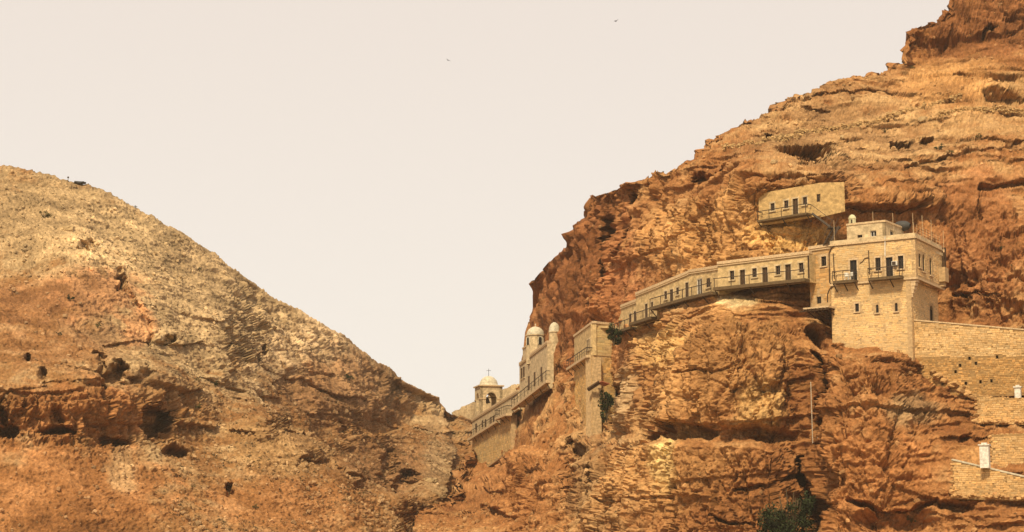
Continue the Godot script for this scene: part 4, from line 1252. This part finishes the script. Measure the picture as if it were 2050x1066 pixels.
	box(bell, "floor", Vector3(mid, -0.4, -mid), Vector3(tw - 1.02, 0.3, tw - 1.02), M.plaster)
	var bd := PackedVector2Array([Vector2(tw * 0.43, 0.232), Vector2(tw * 0.43, 0.4)])
	for k in 10:
		bd.append(Vector2(tw * 0.4 * cos(PI / 2 * k / 9.0), 0.41 + 18.5 / FOCAL * 336.0 * sin(PI / 2 * k / 9.0)))
	part(bell, "dome", lathe(bd, 24), M.limewash, Transform3D(Basis(), Vector3(mid, th, -mid)))
	var cr := th + 0.4 + 18.5 / FOCAL * 336.0
	var cross := bar(bell, "cross", Vector3(mid, cr - 0.1, -mid), Vector3(mid, cr + 1.3, -mid), 0.06, M.iron)
	cross.name = "cross"
	bar(bell, "cross_arm", Vector3(mid - 0.4, cr + 0.95, -mid), Vector3(mid + 0.4, cr + 0.95, -mid), 0.055, M.iron)
	var bb := thing("bronze_bell", "dark bronze bell hanging in the arch of the bell tower", "bell", tf * Transform3D(Basis(), Vector3(mid - 0.35, (arch[0][1] + arch[0][3]) / 2 - 0.2, -mid + 0.6)))
	part(bb, "bell", lathe(PackedVector2Array([Vector2(0.5, 0), Vector2(0.42, 0.15), Vector2(0.32, 0.5), Vector2(0.26, 0.8), Vector2(0.1, 0.92), Vector2(0.0, 0.94)]), 16), M.iron)
	bar(bb, "clapper", Vector3(0, -0.12, 0), Vector3(0, 0.5, 0), 0.08, M.iron)
	bar(bb, "hanger_beam", Vector3(-mid + 0.86, 0.98, 0), Vector3(mid - 0.16, 0.98, 0), 0.14, M.timber)

func arch_panel(w: float, h: float, d: float) -> ArrayMesh:
	var st := begin()
	var n := 8
	for k in n:
		var x0 := lerpf(-w / 2, w / 2, float(k) / n)
		var x1 := lerpf(-w / 2, w / 2, float(k + 1) / n)
		var y0 := h - w / 2 + sqrt(maxf(0, w * w / 4 - x0 * x0))
		var y1 := h - w / 2 + sqrt(maxf(0, w * w / 4 - x1 * x1))
		quad(st, Vector3(x0, 0, d), Vector3(x1, 0, d), Vector3(x1, y1, d), Vector3(x0, y0, d))
	return st.commit()

func arch_band(w: float, h: float, b: float, d: float) -> ArrayMesh:
	var st := begin()
	for s in [-1, 1]:
		add_box(st, Vector3(s * w / 2 - (b if s < 0 else 0.0), 0, 0), Vector3(s * w / 2 + (b if s > 0 else 0.0), h - w / 2, d))
	var n := 10
	var c := Vector3(0, h - w / 2, 0)
	for k in n:
		var a0 := PI * k / n
		var a1 := PI * (k + 1) / n
		var i0 := c + Vector3(cos(a0), sin(a0), 0) * w / 2
		var i1 := c + Vector3(cos(a1), sin(a1), 0) * w / 2
		var o0 := c + Vector3(cos(a0), sin(a0), 0) * (w / 2 + b)
		var o1 := c + Vector3(cos(a1), sin(a1), 0) * (w / 2 + b)
		var z := Vector3(0, 0, d)
		quad(st, i0 + z, o0 + z, o1 + z, i1 + z)
		quad(st, o0 + z, o0, o1, o1 + z)
	return st.commit()

func terraces() -> void:
	# the long retaining wall that runs right from the tower
	var A := survey(1822, 642, 205.5)
	var B := survey(2160, 671, 198.2)
	var t := frame(A, B)
	var L := Vector2(B.x - A.x, B.z - A.z).length()
	var drop := B.y - A.y
	var low := height_over(A, 800)
	var root := thing("retaining_wall", "long high masonry retaining wall with small square holes, right of the tower house", "wall", t)
	var holes := []
	for p in [[1941.7, 718], [1954.5, 728], [1923, 732], [1913.7, 744.7], [1946.5, 747], [1966.5, 744], [1887.8, 768], [1934.5, 768], [1963.7, 765], [1985.7, 763], [1917.7, 778.7], [1997, 715]]:
		var q := on_plane(t, p[0], p[1])
		holes.append([q.x - 0.13, q.y - 0.17, q.x + 0.13, q.y + 0.17, "hole"])
	holes.sort_custom(func(p, q): return p[0] < q[0])
	var clear := []
	for h: Array in holes:
		if clear.is_empty() or h[0] > clear[-1][2] + 0.02:
			clear.append(h)
	part(root, "wall", wall_mesh(L, low, low, 0, drop, clear, 0.6), M.mortar_dark)
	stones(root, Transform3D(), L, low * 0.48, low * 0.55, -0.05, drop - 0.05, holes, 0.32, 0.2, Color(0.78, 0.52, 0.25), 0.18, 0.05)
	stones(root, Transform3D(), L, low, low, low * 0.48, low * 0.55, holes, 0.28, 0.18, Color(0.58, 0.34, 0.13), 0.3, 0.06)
	course(root, "coping", Vector3(0, 0.003, 0), Vector3(L, drop + 0.003, 0), 0.14, -0.6, 0.07, M.pale_stone)
	rubble(root, Vector3(0.5, low * 0.55, 0.15), Vector3(6.5, low, 0.2), 0.5, 1.0)
	for w: Array in [
		["terrace_wall", "low coursed terrace wall, below the long retaining wall, beside the upper white pillar", [1956, 793, 197.0], [2160, 807, 191.0], 850],
		["terrace_wall", "coursed terrace wall right behind the lower white pillar", [1984, 872, 190.0], [2160, 864, 185.0], 960],
		["terrace_wall", "terrace wall with a white coping, in front of the lower white pillar", [1907, 922, 187.5], [2160, 982, 178.5], 1000]]:
		var a := survey(w[2][0], w[2][1], w[2][2])
		var b := survey(w[3][0], w[3][1], w[3][2])
		var f := frame(a, b)
		var l := Vector2(b.x - a.x, b.z - a.z).length()
		var lo := height_over(a, w[4])
		var o := thing(w[0], w[1], "wall", f, "terrace walls at the path")
		part(o, "wall", wall_mesh(l, lo, lo - 0.6, 0, b.y - a.y, [], 0.6), M.mortar_dark)
		stones(o, Transform3D(), l, lo, lo - 0.6, -0.03, b.y - a.y - 0.03, [], 0.32, 0.19, Color(0.74, 0.47, 0.21), 0.22, 0.08)
		if w[4] == 1000:
			course(o, "coping", Vector3(-0.05, 0.003, 0), Vector3(l, b.y - a.y + 0.003, 0), 0.12, -0.55, 0.06, M.limewash)
		else:
			rubble(o, Vector3(0, 0, -0.25), Vector3(l, b.y - a.y, -0.25), 0.16, 0.25)
		rubble(o, Vector3(-0.3, lo + 0.3, 0.1), Vector3(l, lo - 0.2, 0.1), 0.3, 0.6)
		rubble(o, Vector3(-0.1, lo, -0.1), Vector3(-0.1, -0.1, -0.1), 0.3, 0.3)
	for p: Array in [["white plastered gate pillar with a cap on the lower terrace wall", 1973.5, 938, 893, 184.6, 0.85], ["white plastered pillar with a cap on the upper terrace wall at the right edge", 2039.5, 800, 777, 195.0, 0.6]]:
		var b := survey(p[1], p[2], p[4])
		var o := thing("white_pillar", p[0], "pillar", Transform3D(t.basis, b), "white pillars on the terraces")
		var h := height_over(b, p[3])
		box(o, "shaft", Vector3(0, h / 2, 0), Vector3(p[5], h, p[5]), M.white_paint)
		box(o, "cap", Vector3(0, h + 0.06, 0), Vector3(p[5] + 0.22, 0.12, p[5] + 0.22), M.white_paint)
		box(o, "finial", Vector3(0, h + 0.2, 0), Vector3(p[5] * 0.6, 0.16, p[5] * 0.6), M.white_paint)
	var b := survey(1627.5, 888, 197.0)
	var o := thing("white_pole", "tall thin white pipe standing against the crack in the rock below the tower", "pole", Transform3D(Basis(), b))
	var h := height_over(b, 765)
	bar(o, "pipe", Vector3.ZERO, Vector3(-0.05, h, 0), 0.085, M.dull_white)
	bar(o, "joint", Vector3(-0.02, h * 0.5, 0), Vector3(-0.02, h * 0.5 + 0.12, 0), 0.12, M.dull_white)


func rubble(root: Node3D, a: Vector3, b: Vector3, size: float, wide: float) -> void:      # loose stones along a line: uneven wall tops and the tumble at their feet
	var at: Array[Transform3D] = []
	var cols: Array[Color] = []
	var n := int(a.distance_to(b) / (size * 0.55))
	for i in n:
		var r := size * rng.randf_range(0.35, 1.0)
		at.append(Transform3D(Basis.from_euler(Vector3(rng.randf() * 6, rng.randf() * 6, rng.randf() * 6)).scaled(Vector3(r * 1.3, r * 0.8, r)), a.lerp(b, rng.randf()) + Vector3(0, rng.randf_range(-0.5, 0.5) * wide * 0.5, rng.randf_range(-0.5, 0.5) * wide)))
		var k := rng.randf_range(0.75, 1.2)
		cols.append(Color(0.60 * k, 0.36 * k, 0.155 * k))
	scatter(root, "stones", rubble_mesh, at, cols, M.stone_tinted)

func plants_and_small_things() -> void:
	var leaf := mat("leaf_dark", lin(0.026, 0.036, 0.011), 0.75)
	leaf.backlight_enabled = true
	leaf.backlight = Color(0.015, 0.025, 0.005)
	var scrub := mat("scrub", lin(0.13, 0.11, 0.04), 0.9)
	var bark := mat("bark", lin(0.08, 0.055, 0.03), 0.95)
	# --- the leafy plants on the monastery rock
	var a := survey(1229, 672, 243.0)
	var o := thing("leafy_bush", "dark leafy bush growing on the ledge between the pier block and the lowest wing", "bush", Transform3D(Basis(), a))
	part(o, "crown", foliage(Vector3(1.25, 1.7, 1.0), 1500, 0.26, 3, 16), leaf)
	part(o, "stem", twigs(Vector3(0.9, 1.5, 0.8), 9, 4, 0.07), bark)
	a = survey(1214, 815, 238.5)
	o = thing("hanging_bush", "dark bush hanging in the hollow right of the masonry pier", "bush", Transform3D(Basis(), a))
	part(o, "crown", foliage(Vector3(1.1, 2.6, 0.9), 1700, 0.24, 8, 18), leaf)
	part(o, "stem", twigs(Vector3(0.8, 2.2, 0.7), 9, 9, 0.07), bark)
	a = survey(1582, 1040, 193.0)
	o = thing("gully_tree", "big dark green tree filling the gully at the foot of the cliff", "tree", Transform3D(Basis(), a))
	part(o, "crown", foliage(Vector3(3.2, 2.6, 2.0), 6000, 0.25, 12, 46), leaf, Transform3D(Basis(), Vector3(-0.4, -0.9, 0)))
	part(o, "crown", foliage(Vector3(1.3, 2.0, 1.2), 3000, 0.22, 14, 30), leaf, Transform3D(Basis(Vector3.BACK, -0.35), Vector3(1.5, 0.9, -0.6)))
	part(o, "trunk", twigs(Vector3(1.6, 3.4, 1.4), 14, 13, 0.16), bark)
	# --- scrub on the slopes
	var crowns := []
	var stems := []
	for k in 4:
		crowns.append(foliage(Vector3(1, 0.62, 0.9), 260, 0.2, 50 + k, 9))
		stems.append(twigs(Vector3(0.8, 0.6, 0.7), 6, 60 + k, 0.05))
	var list := [["left_hillside", 88, 440, 15, "olive scrub bush high on the left hill, left of a small reddish outcrop"], ["left_hillside", 140, 598, 12, "dark scrub bush in the reddish band of the left hill"], ["left_hillside", 192, 652, 9, "scrub bush just below the reddish band of the left hill"], ["left_hillside", 400, 766, 8, "scrub bush right of the two upper caves of the left hill"], ["left_hillside", 432, 776, 11, "widest scrub bush right of the upper caves of the left hill"], ["left_hillside", 398, 820, 13, "scrub bush right of the largest cave of the left hill"], ["left_hillside", 398, 543, 6, "small scrub bush in the middle of the pale slope of the left hill"], ["left_hillside", 120, 660, 8, "scrub bush above the ledge with small holes on the left hill"], ["left_hillside", 510, 1022, 9, "scrub bush at the foot of the left hill"], ["left_hillside", 376, 990, 8, "scrub bush low on the left hill below the largest cave"], ["left_hillside", 702, 765, 12, "scrub bush at the rim of the brown hollow on the left hill"], ["left_hillside", 268, 408, 5, "tiny bush on the skyline of the left hill"],
		["cliff_mountain", 1960, 272, 9, "olive bush right of the two small upper caves"], ["cliff_mountain", 1885, 300, 12, "low bush below the two small upper caves"], ["cliff_mountain", 1905, 318, 9, "low bush on the ledge below the small upper caves"], ["cliff_mountain", 1830, 127, 7, "bush at the foot of the summit crag"], ["cliff_mountain", 1780, 240, 7, "bush on the dry-stone terrace above the small caves"], ["cliff_mountain", 1720, 166, 5, "small bush on the skyline below the summit crag"], ["cliff_mountain", 1142, 480, 4, "tiny dark bush on the cliff edge left of the wings"], ["cliff_mountain", 2010, 505, 8, "dark bush on the cliff right of the tower house"], ["cliff_mountain", 1860, 130, 6, "bush on the scree right below the summit crag"], ["cliff_mountain", 1830, 1035, 14, "dark bush under the overhang at the bottom, left of the terrace walls"]]
	for i in list.size():
		var l: Array = list[i]
		var s := spot(l[0], l[1], l[2])
		var d := (s[0] as Vector3).distance_to(EYE)
		var r: float = l[3] / FOCAL * d
		o = thing("scrub_bush", l[4], "bush", Transform3D(Basis(Vector3.UP, i * 1.3).scaled(Vector3.ONE * r), s[0] + Vector3(0, 0.42 * r, 0) + (EYE - s[0]).normalized() * 0.3), "scrub bushes on the slopes")
		part(o, "crown", crowns[i % 4], leaf if i % 3 == 1 else scrub)
		part(o, "stem", stems[i % 4], bark)
	# --- loose stones and tufts
	var rocks := [rock_mesh(71), rock_mesh(72, 0.6), rock_mesh(73, 0.9)]
	var clump := fbm(0.05, 3, 91)
	var g := RandomNumberGenerator.new()
	g.seed = 33
	for f: Array in [["left_hillside", 30000, Color(0.56, 0.42, 0.24), 0.25], ["cliff_mountain", 16000, Color(0.56, 0.37, 0.17), 0.3]]:
		var l: Array = land_at[f[0]]
		var total: int = l[4]
		var at := [[] as Array[Transform3D], [] as Array[Transform3D], [] as Array[Transform3D]]
		var cols := [[] as Array[Color], [] as Array[Color], [] as Array[Color]]
		var tufts: Array[Transform3D] = []
		var tuft_c: Array[Color] = []
		for k in f[1]:
			var i := g.randi_range(2, l[2] - 3)
			var j := g.randi_range(20, l[3] - 4)
			var q := i * total + j
			var n: Vector3 = l[7][q]
			if n.y < f[3]:
				continue
			var p: Vector3 = l[6][q]
			var px: float = l[0] + i * l[1]
			if f[0] == "cliff_mountain" and (l[5][q] > 350.0 and px > 1230.0 and g.randf() < 0.85):
				continue
			if f[0] == "left_hillside" and px < 330.0 and l[5][q] > 560.0 and g.randf() < 0.75:
				continue
			var c := clump.get_noise_3dv(p)
			if g.randf() > 0.55 + c:
				continue
			var s := 0.08 + 0.34 * pow(g.randf(), 4.0)
			var b := Basis.from_euler(Vector3(g.randf() * TAU, g.randf() * TAU, g.randf() * TAU))
			if g.randf() < (0.12 if f[0] == "cliff_mountain" else 0.4 if px > 250.0 else 0.25):
				tufts.append(Transform3D(Basis(Vector3.UP, g.randf() * TAU).scaled(Vector3.ONE * g.randf_range(0.1, 0.28)), p + n * 0.08))
				var e := g.randf_range(0.7, 1.3)
				tuft_c.append(Color(0.23 * e, 0.17 * e, 0.08 * e))
				continue
			var m := g.randi() % 3
			at[m].append(Transform3D(b.scaled(Vector3.ONE * s), p + n * s * 0.25))
			var t := g.randf_range(0.85, 1.45)
			var col: Color = (l[8][q] as Color).lerp(f[2], 0.3)
			cols[m].append(Color(col.r * t, col.g * t, col.b * t))
		for m in 3:
			scatter(self, "scree", rocks[m], at[m], cols[m], M.stone_tinted)
		if tufts.size():
			scatter(self, "dry_tufts", crowns[0], tufts, tuft_c, M.stone_tinted)
	# --- single boulders
	for b: Array in [["left_hillside", 862, 968, 19, "large pale boulder wedged in the ravine below the bell tower"], ["left_hillside", 256, 768, 11, "pale rounded boulder lying beside the upper cave of the left hill"], ["left_hillside", 135, 470, 13, "pale boulder above the red outcrop on the left hill"], ["left_hillside", 545, 870, 7, "small pale boulder on the near slope below the brown hollow"], ["cliff_mountain", 1553, 337, 8, "squarish boulder left of the widest upper cave"], ["cliff_mountain", 1848, 232, 10, "brown boulder between the dry-stone terraces"], ["cliff_mountain", 1690, 275, 8, "boulder above the widest upper cave"], ["cliff_mountain", 1482, 588, 6, "pale rock knob in front of the long wing"]]:
		var s := spot(b[0], b[1], b[2])
		var r: float = b[3] / FOCAL * (s[0] as Vector3).distance_to(EYE)
		var bo := part(self, "boulder", rocks[int(b[1]) % 3], M.stone_tan, Transform3D(Basis(Vector3.UP, b[1]).scaled(Vector3(r, r * 0.95, r)), s[0] + Vector3(0, 0.1 * r, 0)))
		tag(bo, b[4], "boulder", "boulders on the slopes")
	# --- dry-stone terrace walls on the upper slope
	for w: Array in [["long dry-stone terrace wall climbing the upper slope to the right", [1545, 270, 1640, 250, 1720, 236, 1800, 222, 1860, 208, 1925, 197]], ["short dry-stone terrace wall at the right edge of the upper slope", [1880, 224, 1960, 216, 2060, 210]], ["low dry-stone terrace wall below the skyline, left of the long one", [1450, 296, 1530, 282, 1610, 262]]]:
		var pts := line(w[1])
		var at: Array[Transform3D] = []
		var cols: Array[Color] = []
		var s0 := spot("cliff_mountain", pts[0].x, pts[0].y)
		var base: Vector3 = s0[0]
		var wall := thing("dry_stone_wall", w[0], "wall", Transform3D(Basis(), base), "dry-stone walls on the upper slope")
		var x := pts[0].x
		while x < pts[-1].x:
			var y := along(pts, x)
			var s := spot("cliff_mountain", x, y)
			for k in 4:
				var r := g.randf_range(0.08, 0.2)
				at.append(Transform3D(Basis.from_euler(Vector3(g.randf() * 6, g.randf() * 6, g.randf() * 6)).scaled(Vector3(r * 1.2, r, r)), s[0] - base + Vector3(g.randf_range(-0.2, 0.2), k * 0.2 - 0.25 + g.randf_range(-0.12, 0.12), g.randf_range(-0.15, 0.25))))
				var t := g.randf_range(0.7, 1.2)
				cols.append(Color(0.58 * t, 0.38 * t, 0.17 * t))
			x += 2.1
		scatter(wall, "stones", rocks[0], at, cols, M.stone_tinted)
	# --- on the skyline of the left hill
	var s1 := spot("left_hillside", 160, 372)
	var ledge := thing("rock_slab", "flat dark slab lying on the skyline of the left hill", "rock", Transform3D(Basis(Vector3.UP, 0.3), s1[0] + Vector3(0, 0.35, 0)))
	part(ledge, "slab", rocks[1], M.tank_black, Transform3D(Basis.from_scale(Vector3(1.15, 0.42, 0.7)), Vector3.ZERO))
	var s2 := spot("left_hillside", 138, 365)
	var post := thing("marker_post", "thin post with a small dark plate beside the slab on the left skyline", "post", Transform3D(Basis(), s2[0] - Vector3(0, 0.2, 0)))
	bar(post, "post", Vector3.ZERO, Vector3(0, 1.1, 0), 0.06, M.iron)
	box(post, "plate", Vector3(0, 0.95, 0.05), Vector3(0.3, 0.26, 0.03), M.iron)
	# --- birds
	for b: Array in [[1234, 42, 230.0, 0.5, "dark bird gliding in the sky, the higher of two"], [897, 121, 260.0, -0.4, "dark bird gliding in the sky, above the ravine"]]:
		var bd := thing("bird", b[4], "bird", Transform3D(Basis(Vector3.BACK, b[3]) * Basis(Vector3.UP, 0.6), survey(b[0], b[1], b[2])), "birds in the sky")
		part(bd, "body", bird_mesh(), M.tank_black)

func bird_mesh() -> ArrayMesh:               # one skin: a spindle body with a fanned tail and two bent, tapering wings
	var st := begin()
	var ring := func(z: float, r: float) -> Array:
		var v := []
		for k in 8:
			v.append(Vector3(cos(TAU * k / 8) * r, sin(TAU * k / 8) * r * 0.85, z))
		return v
	var zs := [-0.2, -0.16, -0.08, 0.02, 0.12, 0.2, 0.27]
	var rs := [0.005, 0.03, 0.05, 0.05, 0.035, 0.02, 0.012]
	for i in 6:
		var p: Array = ring.call(zs[i], rs[i])
		var q: Array = ring.call(zs[i + 1], rs[i + 1])
		for k in 8:
			quad(st, p[k], p[(k + 1) % 8], q[(k + 1) % 8], q[k])
	for s in [-1.0, 1.0]:
		var w := [Vector3(s * 0.03, 0.02, -0.09), Vector3(s * 0.2, 0.09, -0.12), Vector3(s * 0.42, 0.06, 0.02), Vector3(s * 0.2, 0.07, 0.05), Vector3(s * 0.03, 0.02, 0.08)]
		for lift in [0.008, -0.008]:
			var u := Vector3(0, lift, 0)
			quad(st, w[0] + u, w[1] + u, w[3] + u, w[4] + u)
			quad(st, w[1] + u, w[2] + u, w[2] + u * 0.9, w[3] + u)
	quad(st, Vector3(-0.015, 0.005, 0.2), Vector3(0.015, 0.005, 0.2), Vector3(0.07, 0.004, 0.36), Vector3(-0.07, 0.004, 0.36))
	return st.commit()
